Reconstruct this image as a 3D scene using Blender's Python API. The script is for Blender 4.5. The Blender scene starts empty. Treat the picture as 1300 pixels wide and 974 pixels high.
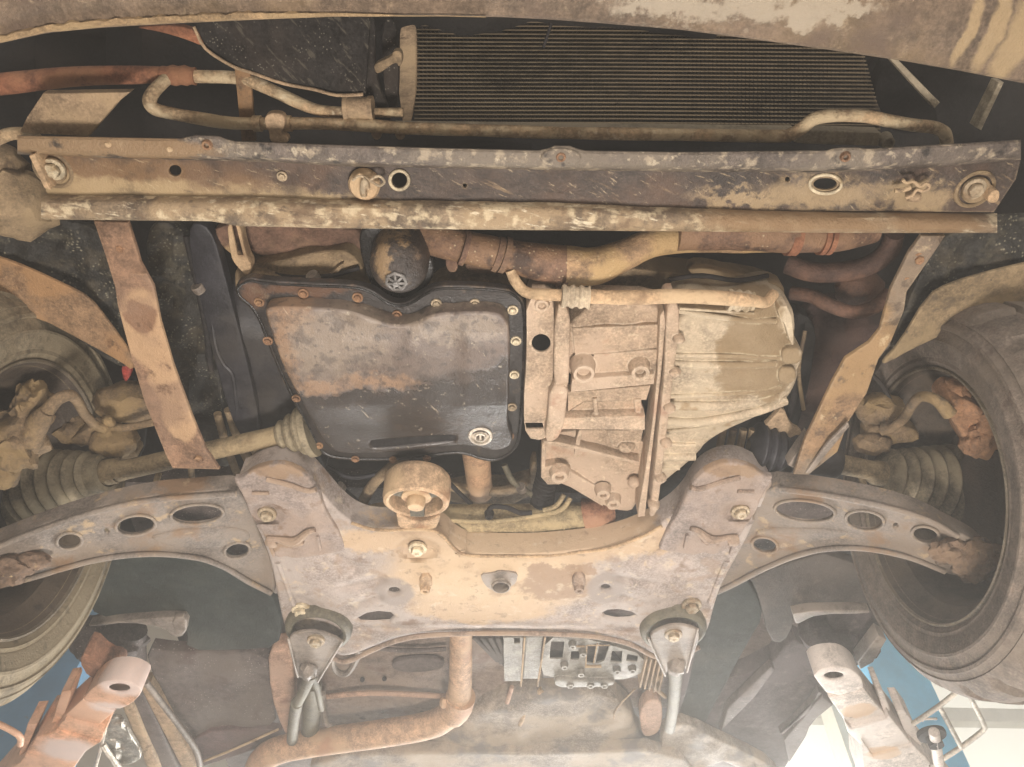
import bpy, bmesh, math, random
from mathutils import Vector, Matrix, noise as mn
from mathutils.geometry import tessellate_polygon
random.seed(7)
SC = bpy.context.scene
R = math.radians
# ------------------------------------------------------------------ camera
FPX, CX, CY = 982.0, 650.0, 487.0          # focal length and centre of the photograph in pixels
CAMZ = 1.25                                # the camera is held 1.25 m above the workshop floor
TILT, YAW = R(38), R(-2.0)
cam = bpy.data.objects.new('camera', bpy.data.cameras.new('camera'))
SC.collection.objects.link(cam)
cam.location = (0, 0, CAMZ)
cam.rotation_euler = (R(180) - TILT, 0, YAW)
cam.data.sensor_width = 36
cam.data.lens = 36 * FPX / 1300
cam.data.clip_start = .02
cam.data.clip_end = 100
SC.camera = cam
ROT = Matrix.Rotation(YAW, 3, 'Z') @ Matrix.Rotation(R(180) - TILT, 3, 'X')
CAMP = Vector((0, 0, CAMZ))
# ------------------------------------------------------------------ light
def srgb(h):
    h = h.lstrip('#')
    c = [int(h[i:i+2], 16)/255 for i in (0, 2, 4)]
    g = .3*c[0]+.59*c[1]+.11*c[2]
    c = [x*.86+g*.14 for x in c]
    return tuple([(x/12.92 if x <= .04045 else ((x+.055)/1.055)**2.4) for x in c]) + (1,)
W = bpy.data.worlds.new('World'); SC.world = W; W.use_nodes = True
W.node_tree.nodes['Background'].inputs[0].default_value = (1.0, .93, .85, 1)
W.node_tree.nodes['Background'].inputs[1].default_value = .26
def area(name, loc, target, sx, sy, power, col):
    l = bpy.data.lights.new(name, 'AREA'); l.shape = 'RECTANGLE'; l.size = sx; l.size_y = sy
    l.energy = power; l.color = col
    o = bpy.data.objects.new(name, l); SC.collection.objects.link(o)
    o.location = loc
    o.rotation_euler = (Vector(target) - Vector(loc)).to_track_quat('-Z', 'Y').to_euler()
    return o
area('doorway_light', (.3, -2.3, 1.0), (0, .9, 2.15), 3.0, 1.4, 70, (1, .93, .87))
area('lamp_light', (.10, .62, .42), (.05, .85, 2.1), .42, .34, 33, (1, .92, .85))
area('window_light', (.9, 4.3, 2.0), (0, .9, 2.1), 3.4, 1.8, 290, (.97, .96, .94))
SC.view_settings.view_transform = 'Standard'
SC.view_settings.look = 'None'
SC.view_settings.exposure = 0.48
SC.render.engine = 'CYCLES'
SC.cycles.use_denoising = True
SC.cycles.max_bounces = 6
# ------------------------------------------------------------------ geometry helpers
def ray(px, py):
    return ROT @ Vector(((px - CX)/FPX, -(py - CY)/FPX, -1))
def P(px, py, z):                           # point of the sight line through a pixel at height z above the camera
    r = ray(px, py)
    return CAMP + r * (z / r.z)
def depth(p):
    return -(ROT.transposed() @ (p - CAMP)).z
def px2m(p):                                # metres per photograph pixel at a point
    return depth(p) / FPX
def conv(ox, oy, s):
    return lambda *v: [(ox + v[i]/s, oy + v[i+1]/s) for i in range(0, len(v), 2)]
qA, qB, qC = conv(0, 0, 2.952), conv(430, 0, 2.952), conv(860, 0, 2.952)
qD, qE, qG = conv(0, 320, 2.952), conv(430, 320, 2.952), conv(860, 320, 2.952)
qI, qJ, qK = conv(0, 644, 2.952), conv(430, 644, 2.952), conv(860, 644, 2.952)
qS = conv(280, 560, 3.093); qL = conv(0, 770, 4.333); qR = conv(1000, 770, 4.333)
qM = conv(660, 330, 5.727); qN = conv(660, 490, 5.409); qT = conv(820, 330, 3.042)
qU = conv(300, 780, 4.0625); qV = conv(580, 780, 4.0625); qW = conv(270, 280, 3.171)
qX = conv(420, 570, 3.421); qY = conv(330, 760, 5.73); qZ = conv(800, 740, 5.123)
qa = conv(0, 460, 4.87); qb = conv(1100, 460, 4.87); qc = conv(0, 150, 4.333)
def px(*v): return [(v[i], v[i+1]) for i in range(0, len(v), 2)]
def ell(cx, cy, rx, ry, n=24, rot=0):
    c, s = math.cos(rot), math.sin(rot)
    return [(cx + rx*math.cos(t)*c - ry*math.sin(t)*s, cy + rx*math.cos(t)*s + ry*math.sin(t)*c)
            for t in [2*math.pi*i/n for i in range(n)]]
def soften(pts, k=2, w=.25):
    for _ in range(k):
        q = []
        for i in range(len(pts)):
            a, b = pts[i], pts[(i+1) % len(pts)]
            q.append((a[0]*(1-w)+b[0]*w, a[1]*(1-w)+b[1]*w))
            q.append((a[0]*w+b[0]*(1-w), a[1]*w+b[1]*(1-w)))
        pts = q
    return pts
def ccw(pts):
    return sum(pts[i-1][0]*pts[i][1]-pts[i][0]*pts[i-1][1] for i in range(len(pts))) > 0
def inset(pts, d):                          # moves a loop inwards by d pixels
    n = len(pts); out = []
    sg = 1 if ccw(pts) else -1
    for i in range(n):
        a, b, c = Vector(pts[i-1]), Vector(pts[i]), Vector(pts[(i+1) % n])
        e, f = (b-a), (c-b)
        if e.length < 1e-6: e = f
        if f.length < 1e-6: f = e
        if e.length < 1e-6: out.append((b.x, b.y)); continue
        e.normalize(); f.normalize()
        n1, n2 = Vector((-e.y, e.x))*sg, Vector((-f.y, f.x))*sg
        m = n1 + n2
        if m.length < .3: m = n1
        m.normalize()
        k = d / max(.5, m.dot(n1))
        out.append((b.x + m.x*k, b.y + m.y*k))
    return out
def smooth3(pts, n=6):                      # catmull-rom through 3-d points
    if len(pts) < 3:
        return [pts[0].lerp(pts[-1], i/n) for i in range(n+1)]
    q = [pts[0]*2-pts[1]] + pts + [pts[-1]*2-pts[-2]]
    out = []
    for i in range(1, len(q)-2):
        a, b, c, d = q[i-1], q[i], q[i+1], q[i+2]
        for j in range(n):
            t = j/n
            out.append(.5*((2*b)+(c-a)*t+(2*a-5*b+4*c-d)*t*t+(3*b-a-3*c+d)*t**3))
    out.append(pts[-1]); return out
def rough(amp, size, seed=0, base=0):       # uneven height: a function of pixel position
    return lambda x, y: base + amp*mn.noise(Vector((x/size+seed*7.3, y/size, seed*3.1)))
COL = SC.collection
class MB:
    "collects shapes and links them as ONE mesh object"
    def __init__(s): s.v = []; s.f = []
    def add(s, vs, fs):
        o = len(s.v); s.v += [Vector(v) for v in vs]; s.f += [tuple(i+o for i in f) for f in fs]
    def plate(s, pts, z, th=.004, bev=1.5, holes=(), k=2, grid=0, hf=None, bs=3, hth=.004):
        "solid sheet: its lower face has this outline at height z, it is th thick upwards, edges rounded"
        zf = z if callable(z) else (lambda x, y: z)
        pts = soften(pts, k) if k else list(pts)
        if not ccw(pts): pts = pts[::-1]
        loops = [pts] + [(h if ccw(h) else h[::-1]) for h in holes]
        bev = max(.15, min(bev, th/.0012*.9))
        steps = [(bev*(1-math.sin(a)), bev*(1-math.cos(a))*.0012) for a in [math.pi/2*i/bs for i in range(bs+1)]]
        # steps[0]: on the face, inset by bev ; steps[-1]: full outline
        def pa(q): return abs(sum(q[i-1][0]*q[i][1]-q[i][0]*q[i-1][1] for i in range(len(q))))/2
        for _ in range(9):                   # a bevel too wide for the outline is narrowed
            qq = [inset(lp, bev if li == 0 else -bev) for li, lp in enumerate(loops)]
            fl = [Vector((x, y, 0)) for l_ in qq for x, y in l_]
            tt = tessellate_polygon([[Vector((x, y, 0)) for x, y in l_] for l_ in qq])
            ar = sum(((fl[b_]-fl[a_]).cross(fl[c_]-fl[a_])).length/2 for a_, b_, c_ in tt)
            want = pa(qq[0]) - sum(pa(q) for q in qq[1:])
            if ccw(qq[0]) and abs(ar-want) < .004*want: break
            bev *= .75
        bm = bmesh.new()
        rings = []
        for li, lp in enumerate(loops):
            sg = 1 if li == 0 else -1
            rr = []
            for (d, h) in [(bev*(1-math.sin(math.pi/2*i/bs)), bev*.0012*(1-math.cos(math.pi/2*i/bs))) for i in range(bs+1)]:
                dd = d if True else 0
                q = inset(lp, sg*dd)
                rr.append([bm.verts.new((x, y, h)) for x, y in q])
            rr.append([bm.verts.new((x, y, max(th if li == 0 else min(th, hth), bev*.0012))) for x, y in lp])
            rings.append(rr)
        flat = [v for rr in rings for v in rr[0]]
        tris = tessellate_polygon([[Vector((v.co.x, v.co.y, 0)) for v in rr[0]] for rr in rings])
        for t in tris:
            try:
                f = bm.faces.new([flat[i] for i in t])
            except ValueError: pass
        flatf = list(bm.faces)
        def quad(a, b, c, d):
            try: bm.faces.new((a, b, c, d))
            except ValueError: pass
        for rr in rings:
            for a, b in zip(rr, rr[1:]):
                n = len(a)
                for i in range(n):
                    quad(a[i], a[(i+1) % n], b[(i+1) % n], b[i])
        if grid:
            xs = [v.co.x for v in flat]; ys = [v.co.y for v in flat]
            g = grid
            x = math.floor(min(xs)/g)*g + g
            while x < max(xs):
                bmesh.ops.bisect_plane(bm, geom=list(bm.verts)+list(bm.edges)+list(bm.faces), plane_co=(x, 0, 0), plane_no=(1, 0, 0), dist=1e-5); x += g
            y = math.floor(min(ys)/g)*g + g
            while y < max(ys):
                bmesh.ops.bisect_plane(bm, geom=list(bm.verts)+list(bm.edges)+list(bm.faces), plane_co=(0, y, 0), plane_no=(0, 1, 0), dist=1e-5); y += g
        if grid: bmesh.ops.remove_doubles(bm, verts=bm.verts, dist=1e-5)
        bmesh.ops.recalc_face_normals(bm, faces=bm.faces)
        bm.verts.index_update()
        vs = []
        for v in bm.verts:
            x, y, h = v.co
            zz = zf(x, y) + (hf(x, y) if hf else 0)
            p = P(x, y, zz); p.z += h
            vs.append(p)
        fs = [tuple(v.index for v in f.verts) for f in bm.faces]
        bm.free()
        s.add(vs, fs); return s
    def strip(s, rows, xs, close=False):
        "sheet through rows of (pixel polyline, height); sampled at xs"
        vs = []; n = len(xs)
        for pts, z in rows:
            for x in xs:
                y = interp(pts, x)
                vs.append(P(x, y, z(x, y) if callable(z) else z))
        fs = [(r*n+i, r*n+i+1, (r+1)*n+i+1, (r+1)*n+i) for r in range(len(rows)-1) for i in range(n-1)]
        s.add(vs, fs); return s
    def sweep(s, path, rad, n=12, cap=True, oval=None):
        "tube along world points; rad = list of radii in metres"
        up = None; vs = []; m = len(path)
        for i, p in enumerate(path):
            t = (path[min(i+1, m-1)] - path[max(i-1, 0)]).normalized()
            if up is None:
                up = Vector((0, 0, 1)) if abs(t.z) < .9 else Vector((1, 0, 0))
            a = (up - t*up.dot(t))
            if a.length < 1e-6: a = t.orthogonal()
            a.normalize(); b = t.cross(a); up = a
            for j in range(n):
                g = 2*math.pi*j/n
                k = rad[i]
                vs.append(p + a*math.cos(g)*k*(oval or 1) + b*math.sin(g)*k)
        fs = [(i*n+j, i*n+(j+1) % n, (i+1)*n+(j+1) % n, (i+1)*n+j) for i in range(m-1) for j in range(n)]
        if cap: fs += [tuple(range(n))[::-1], tuple((m-1)*n+j for j in range(n))]
        s.add(vs, fs); return s
    def tube(s, pts, r, n=12, sm=6, corr=None, lump=0, oval=None, cap=True):
        "pts: (px, py, z); r in pixels (number or one per point); corr=(pitch px, depth px)"
        w = [P(*p) for p in pts]
        path = smooth3(w, sm) if sm else w
        if corr:
            q = [path[0]]; 
            for p in path[1:]:
                st = max(1, int((p-q[-1]).length/(corr[0]*px2m(p)/5)))
                a = q[-1]
                q += [a.lerp(p, (i+1)/st) for i in range(st)]
            path = q
        k = len(path); rad = []; L = 0
        for i, p in enumerate(path):
            if i: L += (p-path[i-1]).length
            rr = r if not isinstance(r, (list, tuple)) else None
            if rr is None:
                u = i/(k-1)*(len(r)-1); a = min(int(u), len(r)-2); rr = r[a]+(r[a+1]-r[a])*(u-a)
            m = px2m(p)
            if corr: rr += corr[1]*math.sin(L/m/corr[0]*2*math.pi)
            if lump: rr *= 1+lump*mn.noise(p*30)
            rad.append(rr*m)
        return s.sweep(path, rad, n, cap, oval)
    def lathe(s, c, axis, prof, n=24, cap=False):
        "prof: (radius, distance along the axis) in metres"
        ax = Vector(axis).normalized(); a = ax.orthogonal().normalized(); b = ax.cross(a)
        vs = [Vector(c) + ax*t + (a*math.cos(2*math.pi*j/n) + b*math.sin(2*math.pi*j/n))*r for r, t in prof for j in range(n)]
        m = len(prof)
        fs = [(i*n+j, i*n+(j+1) % n, (i+1)*n+(j+1) % n, (i+1)*n+j) for i in range(m-1) for j in range(n)]
        if cap: fs += [tuple(range(n))[::-1], tuple((m-1)*n+j for j in range(n))]
        s.add(vs, fs); return s
    def box(s, c, size, rot=None):
        M = rot or Matrix.Identity(3)
        vs = [Vector(c) + M @ Vector((x*size[0]/2, y*size[1]/2, z*size[2]/2)) for x in (-1, 1) for y in (-1, 1) for z in (-1, 1)]
        s.add(vs, [(0, 1, 3, 2), (4, 6, 7, 5), (0, 4, 5, 1), (2, 3, 7, 6), (0, 2, 6, 4), (1, 5, 7, 3)]); return s
    def boss(s, x, y, z, r, h, hole=.55, n=20, deep=.6):
        "round boss hanging down from height z by h metres, with a blind hole"
        c = P(x, y, z); m = px2m(c); R0 = r*m
        s.lathe(c, (0, 0, -1), [(R0*1.25, -.004), (R0*1.08, h*.35), (R0, h*.85), (R0*.93, h), (R0*hole*1.1, h), (R0*hole, h*.92), (R0*hole*.9, h-deep*R0), (0.0001, h-deep*R0)], n); return s
    def lump(s, x, y, z, rx, ry, rz, amp=.15, seed=0, sub=3):
        "uneven rounded casting; radii in pixels"
        c = P(x, y, z); m = px2m(c)
        bm = bmesh.new(); bmesh.ops.create_icosphere(bm, subdivisions=sub, radius=1)
        bm.verts.index_update()
        vs = []
        for v in bm.verts:
            k = 1 + amp*mn.noise(v.co*2.2 + Vector((seed*9.1, 0, 0))) + amp*.5*mn.noise(v.co*5 + Vector((seed, 3, 0)))
            vs.append(c + Vector((v.co.x*rx, v.co.y*ry, v.co.z*rz))*m*k)
        s.add(vs, [tuple(v.index for v in f.verts) for f in bm.faces]); bm.free(); return s
    def obj(s, name, mat, parent=None, label=None, angle=38, kind=None):
        c = sum(s.v, Vector()) / len(s.v)
        me = bpy.data.meshes.new(name)
        me.from_pydata([tuple(v-c) for v in s.v], [], s.f)
        me.update()
        bm = bmesh.new(); bm.from_mesh(me); bmesh.ops.recalc_face_normals(bm, faces=bm.faces); bm.to_mesh(me); bm.free()
        me.shade_smooth(); me.set_sharp_from_angle(angle=R(angle))
        me.materials.append(mat)
        o = bpy.data.objects.new(name, me); COL.objects.link(o)
        o.matrix_world = Matrix.Translation(c)
        if parent is not None:
            o.parent = parent; o.matrix_parent_inverse = WM[parent.name].inverted()
        WM[o.name] = Matrix.Translation(c)
        if label: o['label'] = label
        if kind: o['kind'] = kind
        return o
WM = {}
def interp(pts, x):
    if x <= pts[0][0]:
        a, b = pts[0], pts[1]
    elif x >= pts[-1][0]:
        a, b = pts[-2], pts[-1]
    else:
        for a, b in zip(pts, pts[1:]):
            if a[0] <= x <= b[0]: break
    return a[1] + (b[1]-a[1])*(x-a[0])/(b[0]-a[0])
def frange(a, b, n): return [a+(b-a)*i/(n-1) for i in range(n)]
def empty(name, loc, parent=None, **props):
    o = bpy.data.objects.new(name, None); COL.objects.link(o); o.empty_display_size = .1
    o.matrix_world = Matrix.Translation(loc)
    if parent is not None:
        o.parent = parent; o.matrix_parent_inverse = WM[parent.name].inverted()
    WM[o.name] = Matrix.Translation(loc)
    for k, v in props.items(): o[k] = v
    return o
# ------------------------------------------------------------------ materials
def mat(name, base, layers=(), r=.75, metal=0, bump=.5, bs=70, var=.35, spec=.4, fine=1.0, wear=None, mid=.36):
    m = bpy.data.materials.new(name); m.use_nodes = True
    nt = m.node_tree; N = nt.nodes; L = nt.links
    bs_ = N['Principled BSDF']
    pos = N.new('ShaderNodeNewGeometry').outputs['Position']
    def math_(op, a, b=None, c=None, clamp=False):
        n = N.new('ShaderNodeMath'); n.operation = op; n.use_clamp = clamp
        for i, v in enumerate((a, b, c)):
            if v is None: continue
            if isinstance(v, (int, float)): n.inputs[i].default_value = v
            else: L.new(v, n.inputs[i])
        return n.outputs[0]
    def vm(op, a, b):
        n = N.new('ShaderNodeVectorMath'); n.operation = op
        for i, v in enumerate((a, b)):
            if isinstance(v, (tuple, list, Vector)): n.inputs[i].default_value = tuple(v)
            else: L.new(v, n.inputs[i])
        return n.outputs['Vector'] if op not in ('LENGTH', 'DISTANCE') else n.outputs['Value']
    def nz(scale, detail=4, vec=None, rgh=.6, col=False):
        n = N.new('ShaderNodeTexNoise'); n.inputs['Scale'].default_value = scale
        n.inputs['Detail'].default_value = detail; n.inputs['Roughness'].default_value = rgh
        L.new(vec if vec is not None else pos, n.inputs['Vector'])
        return n.outputs['Color' if col else 'Fac']
    def ss(x, lo, hi, a=0, b=1):
        n = N.new('ShaderNodeMapRange'); n.interpolation_type = 'SMOOTHSTEP'
        L.new(x, n.inputs[0]); n.inputs[1].default_value = lo; n.inputs[2].default_value = hi
        n.inputs[3].default_value = a; n.inputs[4].default_value = b
        return n.outputs[0]
    def mix(f, a, b):
        n = N.new('ShaderNodeMix'); n.data_type = 'RGBA'
        if isinstance(f, (int, float)): n.inputs[0].default_value = f
        else: L.new(f, n.inputs[0])
        for i, v in ((6, a), (7, b)):
            if isinstance(v, tuple): n.inputs[i].default_value = v
            else: L.new(v, n.inputs[i])
        return n.outputs[2]
    def mixf(f, a, b):
        n = N.new('ShaderNodeMix')
        L.new(f, n.inputs[0])
        for i, v in ((2, a), (3, b)):
            if isinstance(v, (int, float)): n.inputs[i].default_value = v
            else: L.new(v, n.inputs[i])
        return n.outputs[0]
    c = srgb(base); rr = r; hh = None
    lo = tuple(x*(1-var) for x in c[:3]) + (1,); hi = tuple(min(.9, x*(1+var)) for x in c[:3]) + (1,)
    c = mix(ss(nz(14, 6), .3, .7), lo, hi)
    if fine:
        g = ss(nz(260, 3), .35, .7)
        c = mix(math_('MULTIPLY', g, .5*fine), c, tuple(min(.9, x*1.35+.008) for x in hi[:3]) + (1,))
    if var >= .18:
        mm = N.new('ShaderNodeMix'); mm.data_type = 'RGBA'; mm.blend_type = 'MULTIPLY'; mm.inputs[0].default_value = 1
        L.new(c, mm.inputs[6]); v_ = ss(nz(48, 9, None, .78), .34, .66, 1-mid, 1+mid*.7); L.new(v_, mm.inputs[7]); c = mm.outputs[2]
    for q in layers:
        k = q['k']
        vec = pos
        if 'rot' in q or 'st' in q:
            n = N.new('ShaderNodeMapping'); L.new(pos, n.inputs[0])
            n.inputs['Rotation'].default_value = [R(a) for a in q.get('rot', (0, 0, 0))]
            n.vector_type = 'TEXTURE'; n.inputs['Scale'].default_value = [1/a for a in q.get('st', (1, 1, 1))]; vec = n.outputs[0]
        if k == 'n':
            w_ = 0 if 'st' in q else .025
            mk = ss(nz(q['s'], q.get('d', 6), vec, q.get('g', .6)), q['lo']-w_, q['hi']+w_)
        elif k == 'b':
            dv = nz(q.get('ns', 25), 5, None, .65, True)
            w = vm('ADD', pos, vm('MULTIPLY', vm('SUBTRACT', dv, (.5, .5, .5)), (2*q['nz'],)*3))
            mk = None
            for (x, y, z, rx, ry) in q['pts']:
                p = P(x, y, z); s_ = px2m(p)
                d = vm('LENGTH', vm('DIVIDE', vm('SUBTRACT', w, p), (rx*s_, ry*s_*1.35, .12)), (0, 0, 0))
                e = ss(d, 1-q.get('soft', .14), 1+q.get('soft', .14), 1, 0)
                mk = e if mk is None else math_('MAXIMUM', mk, e)
        elif k == 'v':                       # specks
            n = N.new('ShaderNodeTexVoronoi'); n.inputs['Scale'].default_value = q['s']
            L.new(vec, n.inputs['Vector'])
            mk = math_('MULTIPLY', ss(n.outputs['Distance'], q['lo']*.5, q['lo'], 1, 0), ss(nz(q['s']*.11, 3), .42, .6))
        elif k == 'up':                      # dirt lying on faces that look one way
            n = N.new('ShaderNodeNewGeometry')
            d = N.new('ShaderNodeVectorMath'); d.operation = 'DOT_PRODUCT'
            L.new(n.outputs['True Normal'], d.inputs[0]); d.inputs[1].default_value = q['dir']
            mk = math_('MULTIPLY', ss(d.outputs['Value'], q['lo'], q['hi']), ss(nz(30, 5), .3, .6))
        mk = math_('MULTIPLY', mk, q.get('a', 1)*q.get('w', .88))
        c = mix(mk, c, srgb(q['c']))
        if 'r' in q: rr = mixf(mk, rr, q['r'])
        if q.get('h'):
            t = math_('MULTIPLY', mk, q['h']); hh = t if hh is None else math_('ADD', hh, t)
    if wear:                                 # rubbed, dust-catching edges
        bv = N.new('ShaderNodeBevel'); bv.samples = 4; bv.inputs['Radius'].default_value = .005
        d = N.new('ShaderNodeVectorMath'); d.operation = 'DOT_PRODUCT'
        L.new(bv.outputs[0], d.inputs[0]); L.new(N.new('ShaderNodeNewGeometry').outputs['Normal'], d.inputs[1])
        mk = math_('MULTIPLY', ss(d.outputs['Value'], .80, .985, 1, 0), ss(nz(60, 6, None, .7), .38, .6))
        c = mix(math_('MULTIPLY', mk, .8), c, srgb(wear))
    L.new(c, bs_.inputs['Base Color'])
    if not isinstance(rr, (int, float)): L.new(rr, bs_.inputs['Roughness'])
    else:
        L.new(math_('ADD', math_('MULTIPLY', nz(40, 4), .25), rr-.12, None, True), bs_.inputs['Roughness'])
    bs_.inputs['Metallic'].default_value = metal
    bs_.inputs['Specular IOR Level'].default_value = spec
    if bump:
        h = math_('ADD', nz(bs, 7, None, .75), math_('MULTIPLY', nz(bs*5, 3), .5))
        if hh is not None: h = math_('ADD', h, hh)
        b = N.new('ShaderNodeBump'); b.inputs['Strength'].default_value = min(1, bump*1.5); b.inputs['Distance'].default_value = .004
        L.new(h, b.inputs['Height']); L.new(b.outputs[0], bs_.inputs['Normal'])
    return m
def LN(s, lo, hi, c, **k): return dict(k='n', s=s, lo=lo, hi=hi, c=c, **k)
def LB(pts, c, nz=.02, **k): return dict(k='b', pts=pts, c=c, nz=nz, **k)
def LV(s, lo, c, **k): return dict(k='v', s=s, lo=lo, c=c, **k)
SCR = dict(st=(12, 1, 1), rot=(0, 0, 32))
M = {}
M['bumper'] = mat('bumper_grime', '#655341', [LN(5, .5, .64, '#77603f', a=.7), LN(9, .58, .66, '#635041'),
    LB([(830, 2, .84, 50, 14), (870, 8, .84, 60, 18), (960, 5, .84, 50, 16), (1010, 18, .84, 40, 14), (1060, 4, .84, 50, 12)], '#a99b85', .045, ns=42, soft=.3, a=.8), LB([(1226, 40, .84, 9, 34), (1262, 36, .84, 12, 40), (1290, 50, .84, 20, 40)], '#ab9066', .01, ns=30, soft=.3, a=.8),
    LN(60, .62, .7, '#a08a6c', a=.6)], r=.7)
M['crust'] = mat('bumper_edge_mud', '#8a6f4c', [LN(20, .5, .6, '#9c8058'), LN(40, .58, .66, '#6d583e')], bump=.8)
M['black'] = mat('black_plastic', '#262321', [LN(6, .5, .7, '#3d332b'), LV(230, .24, '#8d8677', a=.7), LN(60, .6, .66, '#5f584c', st=(2.5, .5, 1), rot=(0, 0, -40), a=.6)], r=.85, bump=.2, spec=.2)
M['wing'] = mat('inner_wing_brown', '#43302a', [LN(8, .46, .6, '#584034'), LN(20, .58, .66, '#2f241f')], r=.85)
M['darkred'] = mat('hose_red_brown', '#5d4030', [LN(12, .48, .6, '#75533f')], r=.6)
M['bay'] = mat('engine_bay_shade', '#171412', [LN(5, .5, .7, '#261e18')], r=.9, var=.4, bump=.4, bs=20)  # near-black colour makes the gaps round the engine read as shade
M['liner'] = mat('liner_plastic', '#292723', [LN(22, .52, .64, '#4a4234'), LV(170, .34, '#8a836c', a=.9), LN(40, .56, .64, '#565040', a=.8)], r=.6, bump=.7, bs=40)
M['linergreen'] = mat('liner_felt', '#1e2622', [LN(4, .50, .64, '#45443a', a=.8), LN(14, .56, .66, '#30352e'), LN(30, .6, .7, '#3a403a')], r=.85)
M['linerbrown'] = mat('liner_dusty', '#3c3631', [LN(4, .45, .6, '#5b5148', a=.8), LN(30, .6, .7, '#6c6358', a=.6)], r=.85)
M['rustpipe'] = mat('rusty_pipe', '#7d4d33', [LN(12, .5, .62, '#9a6a48'), LN(30, .6, .7, '#553324')], bump=.5)
M['tanpipe'] = mat('dusty_pipe', '#a88c68', [LN(30, .48, .58, '#cdb68e'), LN(50, .58, .66, '#7d644a', a=.8), LN(90, .6, .66, '#dccaa8', a=.7)], bump=.6)
M['tanplate'] = mat('dusty_plate', '#9b8163', [LN(10, .5, .66, '#b89b74'), LN(40, .63, .68, '#5c4937')])
M['crossbar'] = mat('crossbar_scratched_black', '#43372f', [
    LB([(60, 220, .93, 40, 60), (180, 228, .93, 160, 22)], '#8a6844', .03, ns=25, soft=.35, a=.9),
    LB([(170, 244, .93, 200, 14), (300, 250, .93, 160, 8)], '#b39a70', .03, ns=40, soft=.4, a=.85),
    LN(8, .50, .66, '#664c3a', a=.8), LN(20, .56, .64, '#2e2622', a=.6),
    LN(30, .56, .65, '#927857', st=(2.6, .35, 1), rot=(0, 0, -64), d=9, g=.75, a=.7), LN(80, .60, .655, '#b59d78', st=(3.0, .5, 1), rot=(0, 0, -70), d=8, g=.72, a=.7), LN(75, .61, .67, '#c2ac88', st=(2.4, .5, 1), rot=(0, 0, -52), d=8, g=.72, a=.7), LN(34, .60, .68, '#251f1b', st=(2, .4, 1), rot=(0, 0, -78), d=6, a=.7),
    LB([(1040, 246, .93, 70, 16), (1160, 250, .93, 50, 14), (950, 252, .93, 60, 8)], '#a98f68', .04, ns=50, soft=.45, a=.85)], r=.5, bump=.3, wear='#b59c78')
M['flangeup'] = mat('crossbar_upper_flange', '#5b5047', [LN(9, .46, .58, '#776a5a'), LN(46, .55, .62, '#b3a084', a=.7), LN(90, .6, .66, '#cdbb9c', a=.6),
    LB([(60, 185, .9, 50, 30), (160, 190, .9, 110, 14)], '#8d6f4c', .02, ns=30, soft=.2), LN(26, .6, .64, '#2c2724')], r=.55)
M['flangelow'] = mat('crossbar_lower_flange', '#7d6a52', [LN(9, .44, .56, '#a48a67'), LN(16, .55, .62, '#57483a', a=.85), LN(46, .52, .60, '#d2bd97', a=.85), LN(50, .60, .66, '#e2d2b2', st=(3, .4, 1), rot=(0, 0, -80), d=6, g=.65, a=.8), LN(40, .58, .66, '#5a4938', st=(2.5, .3, 1), rot=(0, 0, -84), d=6, g=.65, a=.75), LN(24, .57, .63, '#6f573f', a=.9), LN(60, .60, .66, '#43362b', a=.7), LB([(1010, 285, .905, 120, 12), (1190, 285, .905, 60, 12)], '#8a6b48', .015, ns=40, soft=.3)], r=.65, bump=.6)
M['strap'] = mat('mud_strap', '#785a43', [LB([(190, 415, .9, 42, 40), (222, 470, .9, 26, 40), (235, 515, .9, 22, 30)], '#b08c66', .018, ns=22),
    LB([(178, 400, .9, 20, 16)], '#7a553b', .014, ns=30), LN(9, .52, .6, '#856750', a=.8), LN(40, .6, .68, '#61442f')], bump=.4, wear='#b4906c')
M['strapright'] = mat('worn_strap', '#7d6042', [LN(9, .48, .56, '#9d7c52'), LB([(1170, 345, .9, 34, 60), (1040, 580, .9, 40, 24)], '#75695c', .03, ns=40, soft=.3, a=.8), LN(40, .58, .64, '#4f4033', a=.8), LN(24, .62, .66, '#c1aa84')], r=.6, wear='#b5a283')
M['fender'] = mat('muddy_guard', '#7f6245', [LN(10, .48, .56, '#a0774c'), LN(30, .6, .68, '#6b4c33'), LN(50, .64, .7, '#51402e')], bump=.45)
M['fenderright'] = mat('dusty_guard', '#7b674a', [LN(10, .48, .56, '#927b57'), LN(26, .56, .66, '#54483a'), LN(50, .64, .7, '#3d352c')], bump=.5)
M['rail'] = mat('rail_black', '#26252a', [LN(6, .5, .65, '#3d3833')], r=.45, bump=.15)
M['block'] = mat('engine_block', '#674b3a', [LN(10, .48, .56, '#7f624a'), LN(18, .58, .64, '#4a3326'), LN(12, .62, .66, '#a98a60')])
M['cast'] = mat('gearbox_casting', '#a88f75', [LN(8, .46, .58, '#bda288'), LN(14, .58, .66, '#a3765a', a=.8), LN(110, .6, .68, '#dcc6a4', a=.6), LN(70, .6, .68, '#8f765a', a=.6)], bump=.6, bs=90, wear='#d6c2a8', mid=.24)
M['castlight'] = mat('gearbox_end_casting', '#a69379', [LN(8, .46, .58, '#b9a689'), LN(90, .58, .68, '#dccaa6', a=.6),
    LB([(950, 440, .9, 38, 62), (985, 470, .9, 30, 40)], '#8a7250', .03, ns=40), LN(20, .6, .66, '#977c58')], bump=.55, wear='#d9c8a6', mid=.24)
M['castdark'] = mat('grimy_casting', '#7f6a4e', [LN(8, .46, .6, '#9c835f'), LN(20, .58, .66, '#5a4938')])
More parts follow.
